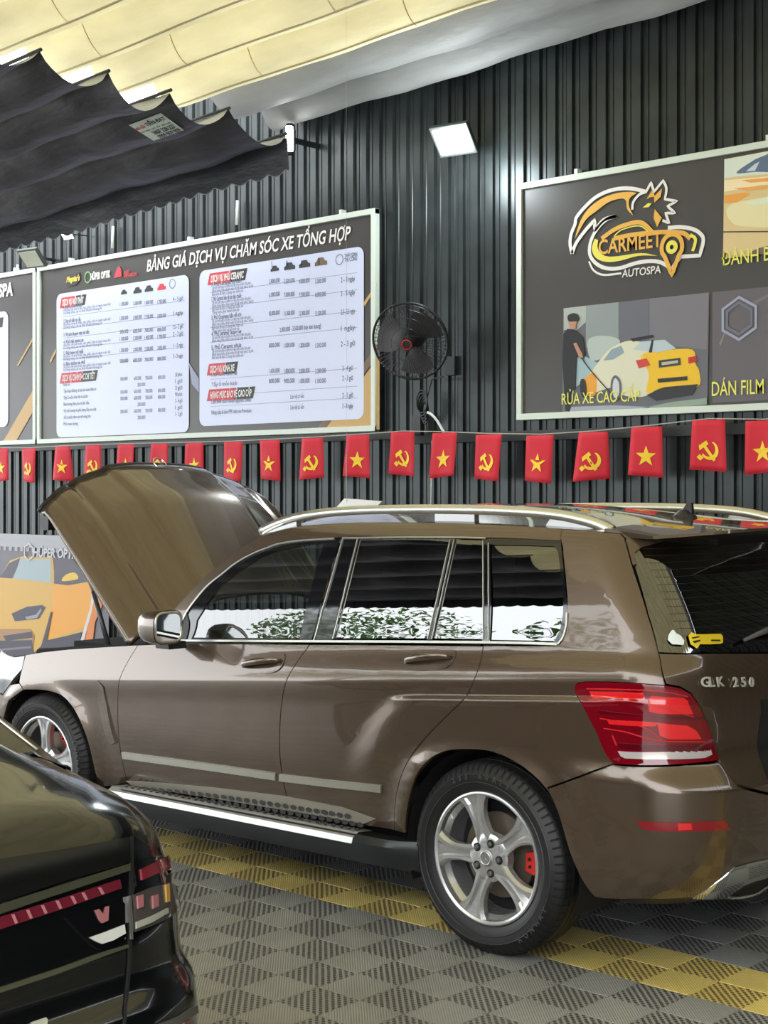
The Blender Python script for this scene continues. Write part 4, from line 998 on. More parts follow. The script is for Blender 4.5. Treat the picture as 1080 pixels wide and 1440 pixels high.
M_gold = mat('gold_print', (.55, .34, .12), .5); M_brn = mat('brown_print', (.16, .10, .06), .5); M_wp = mat('white_print', (.62, .66, .84), .35); M_wt = mat('white_ink', (.80, .78, .74), .5)
M_blk = mat('black_print', (.02, .02, .022), .5); M_redp = mat('red_print', (.60, .03, .05), .5); M_gry = mat('grey_ink', (.16, .16, .22), .6); M_line = mat('rule_grey', (.34, .36, .48), .6)
# golden bands
for pl, m in (([(453, 610), (534, 500), (534, 604)], M_gold), ([(440, 611), (452, 611), (534, 496), (534, 480)], M_brn), ([(512, 425), (530, 398), (530, 403), (513, 431)], M_gold), ([(70, 508), (79, 490), (79, 496), (72, 510)], M_gold), ([(270, 540), (280, 552), (280, 532), (266, 510)], M_line)):
    flat('printed_band', pxz(pl), m, bL, .003)
tl = q2(80, 397); br = q2(266, 606); flat('white_table', rrect(tl.x, br.z-.01, br.x, q2(266, 385).z-.005, .07), M_wp, bL, .004)
tl2 = q2(281, 380); br2 = q2(512, 589); flat('white_table', rrect(tl2.x, br2.z, br2.x, q2(512, 346).z, .07), M_wp, bL, .004)
z_ = q2(350, 360).z; fit('title_lettering', 'BẢNG GIÁ DỊCH VỤ CHĂM SÓC XE TỔNG HỢP', q2(207, 380).x, q2(494, 338).x, q2(207, 382).z, .102, M_wt, bL, bold=.018, shear=.2)
def header(px0, px1, py0, hh, s, par):
    a = q2(px0, py0); b = q2(px1, py0); z0 = a.z; d = .03
    flat('header_tag', [(a.x-d/2, z0-hh), (a.x+(b.x-a.x)*.62-d, z0-hh), (a.x+(b.x-a.x)*.62, z0), (a.x+d/2, z0)], M_redp, par, .0055)
    flat('header_tag', [(a.x+(b.x-a.x)*.62-d, z0-hh), (b.x-d/2, z0-hh), (b.x+d/2, z0), (a.x+(b.x-a.x)*.62, z0)], M_blk, par, .0055)
    return fit('t', s, a.x+.03, b.x-.03, z0-hh*.78, hh*.55, M_wt, None, .007, .03, .2)
tx = [header(294, 347, 385, .10, 'DỊCH VỤ PHỦ CERAMIC', bL), header(293, 334, 512, .10, 'DỊCH VỤ KÍNH XE', bL), header(293, 358, 548, .10, 'HẠNG MỤC BẢO VỆ CAO CẤP', bL),
      header(86, 121, 419, .10, 'DỊCH VỤ NỘI THẤT', bL), header(86, 137, 525, .10, 'DỊCH VỤ CHĂM SÓC CHI TIẾT', bL)]
join_me('header_lettering', tx, bL)['kind'] = 'stuff'
ink = []
def row(px, py, px1, s, h=.035, bold=.01): 
    a = q2(px, py); b = q2(px1, py); ink.append(fit('t', s, a.x, b.x, a.z-h*.5, h, M_gry, None, .006, bold))
cols = (387, 408, 429, 452)
for (py, s, pr, tm, subs) in ((400, '1. Phủ Ceramic cơ bản', ('2.800.000', '3.500.000', '4.000.000', '5.000.000'), '2 - 3 ngày', 3), (421, '2. Phủ Ceramic bảo vệ sơn tiêu chuẩn', ('6.000.000', '7.000.000', '7.500.000', '8.000.000'), '3 - 5 ngày', 4),
        (447, '3. Phủ Graphene bảo vệ sơn', ('10.000.000', '11.000.000', '12.000.000', '13.500.000'), '2,5 - 3,5 ngày', 4), (470, '4. Phủ ceramic lazang xe', None, '1 ngày', 2), (489, '5. Phủ Ceramic nhựa', ('800.000', '1.000.000', '1.200.000', '1.500.000'), '2 - 3 giờ', 3)):
    row(298, py, 298+42, s, .036, .02)
    for k in range(subs): row(299, py+5+k*4.6, 299+(54, 58, 44, 38)[k], ('Vệ sinh bề mặt và kiểm tra lớp sơn trước khi phủ', 'Đánh bóng hiệu chỉnh toàn bộ bề mặt sơn 2 bước', 'Bảo hành dài hạn 12 tháng kèm chăm sóc', 'Tặng kèm phủ nano kính lái')[k], .026, .0)
    zz = {400: 396, 421: 415, 447: 441, 470: 464, 489: 486}[py]
    if pr:
        for c_, p_ in zip(cols, pr): row(c_-8, zz, c_+7, p_, .036, .01)
    else: row(394, zz, 452, '2.000.000 - 3.500.000 (tùy size lazang)', .036, .01)
    row(480, zz-(488-430)*.0-2, 500, tm, .040, .01)
for (py, s, pr, tm) in ((527, 'Phủ nano kính lái', ('1.600.000', '1.800.000', '2.000.000', '2.200.000'), '3 - 4 giờ'), (541, 'Tẩy ố mốc kính', ('800.000', '900.000', '1.000.000', '1.100.000'), '2 - 3 giờ'), (565, 'Dán film cách nhiệt nguyên chiếc', None, '2 - 5 giờ'), (580, 'Nâng cấp & dán PPF toàn xe Premium', None, '3 - 8 ngày')):
    row(298, py, 298+(36 if pr else 56), s, .034, .005)
    if pr:
        for c_, p_ in zip(cols, pr): row(c_-8, py-5, c_+7, p_, .036, .01)
    else: row(409, py-7, 428, 'Liên hệ tư vấn', .034, .0)
    row(482, py-9, 497, tm, .038, .01)
for k, (c_, s) in enumerate(zip(cols, ('S', 'M', 'L', 'XL'))): row(c_-5, 372-k*1.2, c_-3+(2 if k == 3 else 0), s, .045, .02)
row(485, 360, 503, 'THỜI GIAN', .03, .02); row(485, 366, 503, 'THI CÔNG', .03, .02)
lcols = (175, 194, 210, 228); pr_ = [('1.100.000', '1.200.000', '1.400.000', '1.700.000'), ('1.500.000', '2.000.000', '2.500.000', '3.000.000'), ('500.000', '600.000', '700.000', '800.000')]
yy_ = 432
for i, py in enumerate((432, 452, 471, 481, 497, 512)):
    row(90, py, 90+(26, 24, 36, 28, 28, 30)[i], ('1. Dọn nội thất cơ bản', '2. Dọn nội thất cao cấp', '3. Vệ sinh khoang máy chi tiết', '4. Khử mùi ozone xe', '5. Phủ bóng nội thất', '6. Bảo dưỡng da ghế')[i], .034, .02)
    for k in range(2 if i != 2 else 0): row(90, py+4.5+4*k, 90+(66, 54)[k], ('Hút bụi, vệ sinh trần, sàn, ghế, cửa và taplo toàn bộ', 'Dưỡng nhựa, da và khử khuẩn khoang lái')[k], .024, 0)
    for c_, p_ in zip(lcols, pr_[i % 3]): row(c_-6, py-4-(c_-175)*.06, c_+6, p_, .034, .01)
    row(244, py-11, 258, ('4 - 5 giờ', '1 ngày', '1,5 - 2 giờ', '2 - 3 giờ', '1 - 1,5 ngày', '2 - 3 ngày')[i], .036, .01)
for i in range(7):
    py = 541+i*9.2; row(90, py, 90+(9, 46, 34, 36, 46, 38, 20)[i], ('Rửa xe', 'Tẩy nhựa đường và bụi sơn toàn thân xe', 'Tẩy ố mốc kính lái và sườn', 'Đánh bóng đèn pha và đèn hậu', 'Vệ sinh lazang và phủ bóng lốp cao cấp', 'Xử lý xước dăm cục bộ vùng sơn', 'Phủ wax bóng')[i], .030, .005)
    if i in (0, 2, 3, 5):
        for c_, p_ in zip(lcols, pr_[2]): row(c_-5, py-8-(c_-175)*.04, c_+5, p_, .032, .0)
    else: row(194, py-9, 205, '200.000', .032, 0)
    row(247, py-14, 257, ('30 phút', '1 giờ', '2 giờ', '90 phút', '3 - 4 giờ', '1 giờ', '1 - 2 giờ')[i], .034, .005)
tag(join_me('table_lettering', ink, bL), kind='stuff')
rl = []
for py in (412, 434, 461, 482, 534, 557, 572): rl.append(flat('r', [(q2(296, py).x, q2(296, py).z), (q2(503, py).x, q2(296, py).z), (q2(503, py).x, q2(296, py).z+.004), (q2(296, py).x, q2(296, py).z+.004)], M_line, None, .0052))
for py in (446, 463, 476, 491, 506): rl.append(flat('r', [(q2(88, py).x, q2(88, py).z), (q2(260, py).x, q2(88, py).z), (q2(260, py).x, q2(88, py).z+.004), (q2(88, py).x, q2(88, py).z+.004)], M_line, None, .0052))
tag(join_me('table_rule', rl, bL), kind='stuff')
def caricon(px, py, w, m, par):
    c_ = q2(px, py); o = [(-.5, -.25), (.5, -.25), (.5, .02), (.32, .08), (.18, .32), (-.22, .32), (-.38, .05), (-.5, 0)]
    return flat('car_icon', [(c_.x+a*w, c_.z+b*w*.8) for a, b in o], m, par, .006)
for k, (c_, w) in enumerate(zip(cols, (.10, .13, .13, .14))): caricon(c_, 378-k*3.2, w, M_blk if k < 3 else M_brn, bL)
for k, (c_, w) in enumerate(zip(lcols, (.09, .12, .12, .12))): caricon(c_, 411-k*2.4, w, M_blk if k < 3 else M_redp, bL)
for (px, py) in ((478, 365), (243, 399)):
    c_ = q2(px, py); stroke('clock_icon', [(c_.x+.04*math.cos(a), c_.z+.04*math.sin(a)) for a in [k*math.pi/6 for k in range(12)]], .007, M_gry, bL, .006, True)
# partner logos along the top of the price list
hx = q2(124, 390); stroke('green_swirl_logo', [(hx.x+.045*math.cos(a), hx.z+.05*math.sin(a)) for a in [.4+k*.5 for k in range(12)]], .014, mat('logo_green', (.16, .35, .10), .5), bL, .006)
fit('partner_lettering', 'HÜPER OPTIK', q2(128, 392).x, q2(156, 386).x, q2(128, 394).z, .06, M_wt, bL, bold=.04)
flat('red_triangle_logo', pxz([(161, 391), (172, 389), (171, 379), (168, 374), (165, 378)]), M_redp, bL, .006)
fit('partner_lettering', 'AVERY', q2(175, 384).x, q2(183, 383).x, q2(175, 384).z-.01, .028, M_redp, bL, bold=.03); fit('partner_lettering', 'DENNISON', q2(175, 389).x, q2(193, 386).x, q2(175, 389).z-.01, .030, M_redp, bL, bold=.03)
flat('yellow_badge_logo', pxz([(93, 388), (112, 383), (114, 393), (107, 401), (95, 403)]), M_blk, bL, .0055); fit('partner_lettering', "Meguiar's", q2(94, 395).x, q2(113, 390).x, q2(94, 397).z, .05, mat('logo_yellow', (.75, .52, .05), .5), bL, bold=.04, shear=.3)
# ---- further board at the frame edge
bF = board(-14.6, -12.47, ZL0, ZL1, 'price board at the left edge, only its end panel showing')
flat('printed_band', pxz([(4, 622), (51, 541), (53, 536), (53, 568), (22, 622)]), M_gold, bF, .003); flat('printed_band', pxz([(24, 514), (52, 465), (53, 468), (26, 515)]), M_gold, bF, .003)
a = q2(12, 437); b = q2(12, 600); flat('white_table', rrect(-14.4, b.z, a.x, a.z, .08), M_wp, bF, .004)
a = q2(19, 412); fit('title_lettering', 'CARMEETO AUTOSPA', a.x-1.5, q2(18.5, 400).x, q2(10, 416).z, .12, M_wt, bF, bold=.04, shear=.1)
flat('header_tag', [(q2(5, 455).x-.5, q2(5, 460).z), (q2(4, 460).x, q2(5, 460).z), (q2(5.5, 455).x, q2(5, 460).z+.1), (q2(5, 455).x-.5, q2(5, 460).z+.1)], M_blk, bF, .0055)
# ---- logo board
XR0, XR1, ZR0, ZR1 = -6.525, -2.6, 2.195, 3.885
bR = board(XR0, XR1, ZR0, ZR1, 'charcoal board with winged yellow car logo and car photographs, right of the wall fan')
M_ly = mat('logo_amber', (.80, .42, .05), .5); M_ly2 = mat('logo_lemon', (.82, .72, .10), .5); M_yt = mat('yellow_ink', (.80, .78, .12), .5)
# the logo is drawn with measured outline points, scaled from a 1/3.6 px drawing grid
def lg_(pts): return pxz([(p[0]/3.6+780, p[1]/3.6+240)+tuple(p[2:]) for p in pts])
W_ = .026
ls = [stroke('s', lg_([(90, 420, 1), (80, 370), (86, 320), (105, 272), (112, 238), (150, 190), (210, 135), (280, 102), (350, 90), (410, 94), (465, 108, 1)]), W_, M_wt, None, .0052),
      stroke('s', lg_([(90, 420, 1), (112, 365), (160, 300), (205, 250, 1), (205, 302, 1), (250, 250), (312, 230, 1)]), W_, M_wt, None, .0052),
      stroke('s', lg_([(395, 198, 1), (400, 160), (430, 122), (465, 108, 1), (490, 60, 1), (505, 108, 1), (552, 50, 1), (568, 92), (560, 145, 1), (622, 155, 1), (573, 180, 1), (612, 215, 1), (563, 215, 1), (582, 266, 1), (548, 252, 1)]), .018, M_wt, None, .0056),
      stroke('s', lg_([(312, 230, 1), (265, 248), (225, 285), (196, 330), (180, 380), (182, 430), (212, 470), (262, 494), (330, 494), (400, 472), (460, 460), (520, 460), (560, 475), (592, 500, 1), (640, 436, 1), (737, 430, 1), (755, 352), (738, 318), (700, 296), (640, 286), (575, 290, 1)]), W_, M_wt, None, .0052),
      stroke('s', lg_([(176, 460, 1), (200, 505), (250, 528), (340, 520, 1)]), .014, M_wt, None, .006)]
join_me('logo_outline', ls, bR)
la = [flat('f', lg_([(105, 345, 1), (122, 285), (148, 228), (185, 182), (245, 140), (315, 115), (385, 108), (418, 114, 1), (385, 138), (378, 175), (400, 228, 1), (370, 195), (362, 150), (330, 143), (272, 162), (215, 205), (160, 250)]), M_ly, None, .0068, True),
      flat('f', lg_([(468, 145), (497, 98), (510, 128), (546, 90), (540, 132), (508, 162), (505, 132), (484, 136)]), M_ly, None, .0072),
      stroke('s', lg_([(240, 345, 1), (300, 302), (360, 276), (440, 263), (505, 318, 1)]), .03, M_ly, None, .0076), stroke('s', lg_([(302, 345, 1), (400, 325), (540, 312), (650, 316), (690, 345, 1)]), .03, M_ly, None, .0080),
      flat('f', lg_([(510, 195), (546, 240), (522, 286), (504, 240)]), M_ly, None, .0084)]
join_me('logo_amber_shape', la, bR)
lb_ = [flat('f', lg_([(207, 345, 1), (192, 395), (210, 440), (260, 462), (330, 458), (430, 432), (525, 432, 1), (440, 418), (300, 436), (245, 425), (222, 392), (224, 352, 1)]), M_ly2, None, .0096, True),
       stroke('s', lg_([(305, 332, 1), (345, 300), (430, 280), (478, 308, 1)]), .008, M_ly2, None, .0100), stroke('s', lg_([(690, 325, 1), (716, 345), (712, 380), (702, 408, 1)]), .022, M_ly2, None, .0104), flat('f', lg_([(450, 188), (476, 166), (496, 166), (480, 186)]), M_ly2, None, .0108)]
join_me('logo_lemon_shape', lb_, bR)
pc = lg_([(598, 388)])[0]; stroke('map_pin', [(pc[0]+.078*math.cos(a), pc[1]+.085*math.sin(a)) for a in [math.radians(-50+k*28) for k in range(11)]]+[(pc[0], pc[1]-.185, 1)], .03, M_ly, bR, .0125, True); stroke('map_pin_dot', [(pc[0]+.03*math.cos(a), pc[1]+.03*math.sin(a)) for a in [k*math.pi/4 for k in range(8)]], .03, M_ly2, bR, .013, True)
a, b = lg_([(228, 418)])[0], lg_([(548, 415)])[0]; fit('logo_lettering', 'CARMEET', a[0], b[0], a[1]-.01, .095, M_ly, bR, .014, .015)
a, b = lg_([(345, 520)])[0], lg_([(562, 508)])[0]; fit('logo_lettering', 'AUTOSPA', a[0], b[0]-.03, (a[1]+b[1])/2-.02, .05, M_wt, bR, .013, .012, .1)
def picture(name, quad_, base, items, off, sc_, par, label=None):
    cv = lambda pts: pxz([(p[0]/sc_+off[0], p[1]/sc_+off[1])+tuple(p[2:]) for p in pts])
    r = flat(name, cv(quad_), base, par, .004); by = {}
    if label: r['label'] = label
    for i, (col, pts, sm) in enumerate(items):
        m = mat('print_%02x%02x%02x' % tuple(int(c*255) for c in col), tuple(c**2.2 for c in col), .5); by.setdefault(m.name, []).append((flat if not isinstance(sm, float) else stroke)('p', cv(pts), *( (m, None, .0045+.0004*i, bool(sm)) if not isinstance(sm, float) else (sm, m, None, .0045+.0004*i))))
    for k, (mn_, obs) in enumerate(by.items()): tag(join_me('printed_shape', obs, r), kind='stuff')
    return r
gy = lambda v: (v, v, v*1.02)
picture('car_wash_photograph', [(45, 120), (785, 40), (775, 610), (40, 650)], mat('photo_grey', (.13, .13, .15), .5), [
    ((.66, .69, .66), [(48, 122), (160, 108), (160, 190), (110, 235), (48, 230)], 0), ((.55, .58, .58), [(160, 108), (325, 90), (325, 300), (160, 320)], 0), ((.40, .40, .44), [(330, 90), (480, 72), (480, 270), (330, 290)], 0), ((.46, .45, .48), [(482, 72), (782, 42), (775, 330), (482, 300)], 0),
    ((.70, .74, .72), [(170, 285), (230, 260), (310, 270), (330, 300), (250, 370), (185, 380)], 1), ((.62, .72, .74), [(115, 370), (160, 365), (225, 400), (200, 450), (110, 520)], 0),
    ((.85, .84, .74), [(160, 560), (150, 500), (190, 440), (250, 360), (300, 315), (380, 285), (470, 300), (520, 330), (560, 440), (480, 560), (340, 560), (300, 520)], 1), ((.93, .74, .10), [(440, 360), (560, 335), (700, 330), (715, 400), (735, 440), (725, 520), (560, 520), (470, 550), (480, 450)], 1),
    ((.90, .62, .22), [(150, 490), (190, 450), (215, 470), (210, 555), (165, 560)], 1), ((.55, .62, .66), [(250, 385), (290, 330), (340, 310), (355, 345), (300, 380)], 0), ((.72, .78, .80), [(400, 330), (440, 290), (560, 280), (620, 325), (520, 345)], 0),
    ((.10, .10, .12), [(385, 275), (500, 255), (510, 268), (400, 290)], 0), ((.10, .10, .12), [(480, 345), (495, 280), (505, 280), (496, 345)], 0), ((.20, .20, .20), [(530, 385), (640, 372), (642, 408), (532, 422)], 0), ((.72, .70, .62), [(545, 395), (628, 384), (628, 398), (547, 410)], 0),
    ((.80, .25, .20), [(415, 385), (470, 375), (488, 410), (430, 425)], 0), ((.75, .15, .15), [(680, 370), (720, 362), (725, 390), (682, 402)], 0), ((.12, .12, .12), [(525, 478), (676, 465), (676, 485), (528, 498)], 0), ((.14, .14, .15), [(470, 560), (560, 520), (730, 505), (700, 560), (520, 590)], 0),
    ((.35, .37, .40), [(312, 460), (338, 490), (340, 560), (312, 590), (290, 560), (290, 490)], 1), ((.80, .80, .80), [(312, 475), (330, 500), (330, 555), (312, 575), (300, 550), (300, 500)], 1), ((.12, .12, .13), [(140, 480), (160, 490), (165, 560), (145, 570), (132, 520)], 1),
    ((.55, .62, .56), [(480, 620), (600, 595), (775, 575), (775, 608), (500, 634)], 0), ((.62, .64, .68), [(90, 620), (300, 612), (480, 620), (400, 638), (80, 648)], 0),
    ((.09, .09, .10), [(60, 640), (45, 400), (50, 250), (70, 225), (110, 230), (150, 270), (160, 350), (150, 385), (118, 360), (110, 520), (85, 560), (80, 645)], 0), ((.72, .52, .42), [(100, 300), (115, 295), (145, 350), (150, 372), (130, 370)], 0), ((.10, .09, .09), [(72, 160), (100, 146), (126, 156), (124, 185), (80, 190)], 1), ((.72, .52, .42), [(75, 190), (118, 188), (112, 225), (85, 228)], 0),
    ((.15, .15, .15), [(150, 385), (200, 450), (290, 550)], .008)], (780, 400), 3.6, bR, 'printed photograph of a yellow car being hosed down')
fit('caption_lettering', 'RỬA XE CAO CẤP', q2(792, 566).x, q2(901, 558).x, q2(792, 569).z, .075, M_yt, bR, .018, .006)
picture('polishing_photograph', [(370, 213), (1400, 20), (1400, 960), (358, 1090)], mat('photo_cream', (.72, .55, .27), .5), [
    ((.84, .88, .82), [(370, 215), (1390, 30), (1390, 300), (520, 360), (370, 380)], 0), ((.35, .42, .52), [(475, 335), (600, 240), (700, 190), (900, 130), (900, 310), (640, 325)], 1), ((.75, .80, .85), [(560, 320), (640, 255), (680, 235), (640, 315)], 0),
    ((.96, .88, .70), [(370, 400), (700, 370), (1390, 280), (1390, 420), (700, 440), (370, 500)], 0), ((.92, .62, .25), [(370, 530), (560, 505), (600, 520), (480, 590), (370, 600)], 0), ((.93, .64, .30), [(520, 400), (800, 370), (900, 400), (600, 420)], 0), ((.93, .66, .34), [(450, 470), (800, 440), (800, 470), (560, 490)], 0),
    ((.90, .86, .66), [(400, 640), (600, 570), (1390, 480), (1390, 800), (600, 810), (430, 760)], 1), ((.86, .90, .80), [(560, 600), (800, 540), (900, 560), (700, 610)], 1), ((.30, .22, .12), [(360, 848), (1390, 840), (1390, 850), (360, 858)], 0),
    ((.45, .38, .34), [(600, 1040), (760, 975), (1390, 880), (1390, 960), (700, 1050)], 1)], (960, 190), 6.26, bR, 'printed close-up photograph of glossy orange bodywork')
fit('caption_lettering', 'ĐÁNH BÓNG', q2(1017, 371).x, q2(1017, 371).x+.55, q2(1017, 374).z, .085, M_yt, bR, .018, .006)
picture('film_photograph', [(800, 40), (1500, -30), (1500, 560), (800, 600)], mat('photo_plum', (.115, .10, .115), .45), [
    ((.42, .42, .46), [(1000, 90), (1080, 50), (1100, 52), (1020, 100)], 0), ((.50, .50, .50), [(835, 300), (862, 240), (866, 244), (842, 310)], 0)], (780, 400), 3.6, bR, 'dark printed photograph with a hexagon emblem')
hxp = lg_([(938, 0)])[0]; hc = q2(1040.5, 448)
for r_, m_ in ((.135, M_line), (.10, M_gry)): stroke('hexagon_emblem', [(hc.x+r_*math.sin(k*math.pi/3), hc.z+r_*math.cos(k*math.pi/3), 1) for k in range(6)], .02, m_, bR, .01, True, k=1)
fit('caption_lettering', 'DÁN FILM', q2(1003, 556).x, q2(1076, 550).x, q2(1003, 557).z, .09, M_yt, bR, .018, .006)
# ---- long banner low on the wall with a printed car
YN = 8.57
bn = empty('wall_banner', (0, 0, 0), label='low wall banner with a printed yellow sports car, behind the raised hood', cat='banner')
a, b = U(0, 752, YN), U(112, 752, YN); zt = (a.z+b.z)/2; xr_ = -11.36
mb = MB(); mb.box((-15.5, YN, .05), (xr_, YN+.006, zt)); mb.build('sheet', mat('banner_mauve', (.115, .105, .13), .45, noise=(.8, .1)), bn)
mb = MB(); mb.box((-15.5, YN-.004, zt-.13), (xr_, YN-.001, zt)); mb.build('top_hem', mat('banner_grey', (.36, .36, .38), .5), bn)
mb = MB(); x = -15.4
while x < xr_-.05: mb.box((x, YN-.004, zt-.17), (x+.05, YN-.001, zt-.128)); x += .10
tag(mb.build('hem_notch', mat('banner_grey', (.36, .36, .38), .5), bn), kind='stuff')
def bnp(name, items):
    cv = lambda pts: pxz([(p[0]/4.154, p[1]/4.154+740)+tuple(p[2:]) for p in pts], YN); out = []
    for i, (col, pts, sm) in enumerate(items):
        m = mat('print_%02x%02x%02x' % tuple(int(c*255) for c in col), tuple(c**2.2 for c in col), .5); o = flat('p', cv(pts), m, None, .003+.0005*i, sm, y=YN); out.append(o); o.name = 'printed_shape'; o.data.name = 'printed_shape'; o.parent = bn
bnp('x', [((.78, .62, .32), [(-140, 330), (0, 300), (60, 200), (130, 176), (310, 180), (320, 300), (545, 330), (550, 600), (270, 670), (200, 740), (-160, 780)], False), ((.86, .60, .25), [(315, 345), (548, 335), (520, 580), (272, 668), (300, 500)], False),
    ((.30, .29, .33), [(0, 300), (55, 215), (120, 185), (100, 250), (75, 305)], False), ((.60, .66, .68), [(75, 305), (100, 250), (120, 190), (300, 192), (300, 330)], False), ((.32, .30, .34), [(318, 190), (420, 180), (500, 290), (540, 320), (400, 345), (318, 335)], False),
    ((.84, .70, .28), [(365, 320), (385, 285), (430, 270), (455, 285), (452, 310)], True), ((.26, .26, .31), [(70, 510), (160, 470), (250, 460), (268, 475), (230, 540), (90, 555)], False), ((.55, .56, .60), [(150, 530), (215, 515), (240, 480), (245, 490), (220, 535), (160, 545)], False),
    ((.62, .48, .34), [(-100, 600), (180, 600), (205, 640), (190, 740), (-100, 760)], False), ((.28, .26, .30), [(20, 640), (190, 615), (195, 650), (40, 670)], False), ((.27, .26, .31), [(-100, 670), (190, 665), (200, 745), (-100, 790)], False), ((.45, .43, .47), [(0, 715), (185, 700), (188, 712), (0, 728)], False),
    ((.25, .24, .28), [(232, 740), (262, 640), (300, 500), (310, 500), (280, 660), (250, 745)], False), ((.25, .24, .29), [(262, 670), (480, 620), (470, 690), (240, 750)], False),
    ((.80, .78, .76), [(468, 690), (530, 480), (545, 380), (560, 380), (540, 500), (490, 690)], False), ((.82, .48, .24), [(495, 690), (540, 500), (560, 385), (600, 400), (600, 470), (560, 560), (545, 690)], False)])
fit('banner_lettering', 'HÜPER OPTIK', U(48, 782, YN).x, U(113, 782, YN).x, U(60, 783, YN).z, .085, mat('banner_ink', (.5, .5, .52), .5), bn, .014, .03, .15, y=YN)
hc = U(42, 776, YN); stroke('hexagon_logo', [(hc.x+.085*math.sin(k*math.pi/3), hc.z+.085*math.cos(k*math.pi/3), 1) for k in range(6)], .018, mat('banner_ink', (.5, .5, .52), .5), bn, .014, True, y=YN, k=1)
# ================================================================ flags on a string
YF = 8.40
tops = [(3, 630), (41, 630), (89, 627), (132, 625.5), (178, 624), (225, 623), (274, 622), (329, 620.5), (380, 618), (440, 615), (504, 611), (567, 606.5), (626, 607.5), (688, 610), (760, 611), (835, 606.5), (910, 599), (997, 589), (1073, 590)]
M_flag = mat('flag_red', (.62, .012, .03), .7); M_fy = mat('flag_yellow', (.90, .62, .02), .6)
sp_ = [U(-60, 630, YF)]+[U(x, y, YF) for x, y in tops]+[U(1140, 586, YF)]
M_str = mat('string_pale', (.45, .42, .36), .7); mb = MB(); mb.tube([p+Vector((0, 0, .002)) for p in sp_], .0035, 5); so_ = mb.build('flag_string', M_str); tag(so_, 'thin pale string carrying the row of red flags across the wall', 'string')
def star_poly(r): return [((r if k % 2 == 0 else r*.40)*math.sin(k*math.pi/5), (r if k % 2 == 0 else r*.40)*math.cos(k*math.pi/5)) for k in range(10)]
def sickle(r):
    out = []; import math as M
    A = [M.radians(a) for a in range(75, -136, -15)]
    out = [(r*.92*M.cos(a)*1.0, r*.92*M.sin(a)) for a in A]; ins = [(-.12*r+r*.80*M.cos(a)*.84, .10*r+r*.80*M.sin(a)*.92) for a in A[::-1]]
    return [(-.80*r, -.85*r), (-.92*r, -.70*r)][:0]+out+ins
def rot(pts, a, ox=0, oz=0): return [(x*math.cos(a)-z*math.sin(a)+ox, x*math.sin(a)+z*math.cos(a)+oz) for x, z in pts]
names = {'star': ('red flag with yellow star', 'flag'), 'hammer': ('red flag with yellow hammer and sickle', 'flag')}
def flag(i, px, py):
    top = U(px, py, YF); kind = 'star' if i % 2 == 0 else 'hammer'; w, h = .118, .325; rnd = random.Random(i); tw = rnd.uniform(-.05, .05); skew = (-.018 if i in (12, 13, 14) else rnd.uniform(-.012, .012))
    r = empty('hanging_flag', top+Vector((0, -.004, -.006)))
    nx, nz = 6, 8; vs = []
    def surf(a, b): # a -1..1, b 0..1 down
        return (a*w+skew*b+(.012*b*a), -.018*math.sin(2.2*a+i)*b+tw*a*b*.5-.012*b, -h*b-.010*a*b*(1 if i % 3 else -1))
    for j in range(nz+1):
        for k in range(nx+1): vs.append(surf(-1+2*k/nx, j/nz))
    o = mk('cloth', vs, [(j*(nx+1)+k, j*(nx+1)+k+1, (j+1)*(nx+1)+k+1, (j+1)*(nx+1)+k) for j in range(nz) for k in range(nx)], M_flag, r, True); s_ = o.modifiers.new('t', 'SOLIDIFY'); s_.thickness = .002
    def put(nm, poly):
        tri = tessellate_polygon([[Vector((p[0], p[1], 0)) for p in poly]]); v = []
        for p in poly: q = surf(p[0]/w, .60-p[1]/h); v.append((q[0], q[1]-.006, q[2]))
        return mk(nm, v, [tuple(t) for t in tri], M_fy, o)
    if kind == 'star': put('star_emblem', star_poly(.072))
    else:
        put('sickle_emblem', rot(sickle(.066), math.radians(-12), .005, .0)); put('sickle_emblem', rot([(-.016, -.012), (.012, -.012), (.012, .020), (-.016, .02)], math.radians(45), -.052, -.048))
        put('hammer_emblem', rot([(-.010, .045), (-.010, -.075), (.010, -.075), (.010, .045)], math.radians(35), -.008, -.002)); put('hammer_emblem', rot([(-.042, .028), (.030, .028), (.030, .056), (-.028, .056)], math.radians(35), -.010, .0))
    # where each one hangs
    return r, kind
LB_ = ['{} cut off by the left picture edge', '{}, second from the left end of the row', '{} just left of the hood tip, clear of it', '{} partly covered by the hood\'s left front edge', '{} with only its top above the hood, left of the emblem',
       '{} half hidden just right of the hood emblem', '{} above the falling back edge of the hood', '{} under the left part of the right price table', '{} under the middle of the right price table', '{} hanging above the front end of the roof rail',
       '{} under the right end of the price list board', '{} hanging directly below the wall fan', '{} below the coiled black cable', '{} just left of the logo board', '{} under the left end of the logo board',
       '{} under the hosed car photograph\'s left half', '{} under the hosed car photograph\'s right end', '{} hanging higher, under the dark film photograph', '{} cut off by the right picture edge']
for i, (px, py) in enumerate(tops):
    r, kd = flag(i, px, py); tag(r, LB_[i].format('small yellow star flag' if kd == 'star' else 'small hammer and sickle flag'), 'flag', 'red flags strung across the wall')
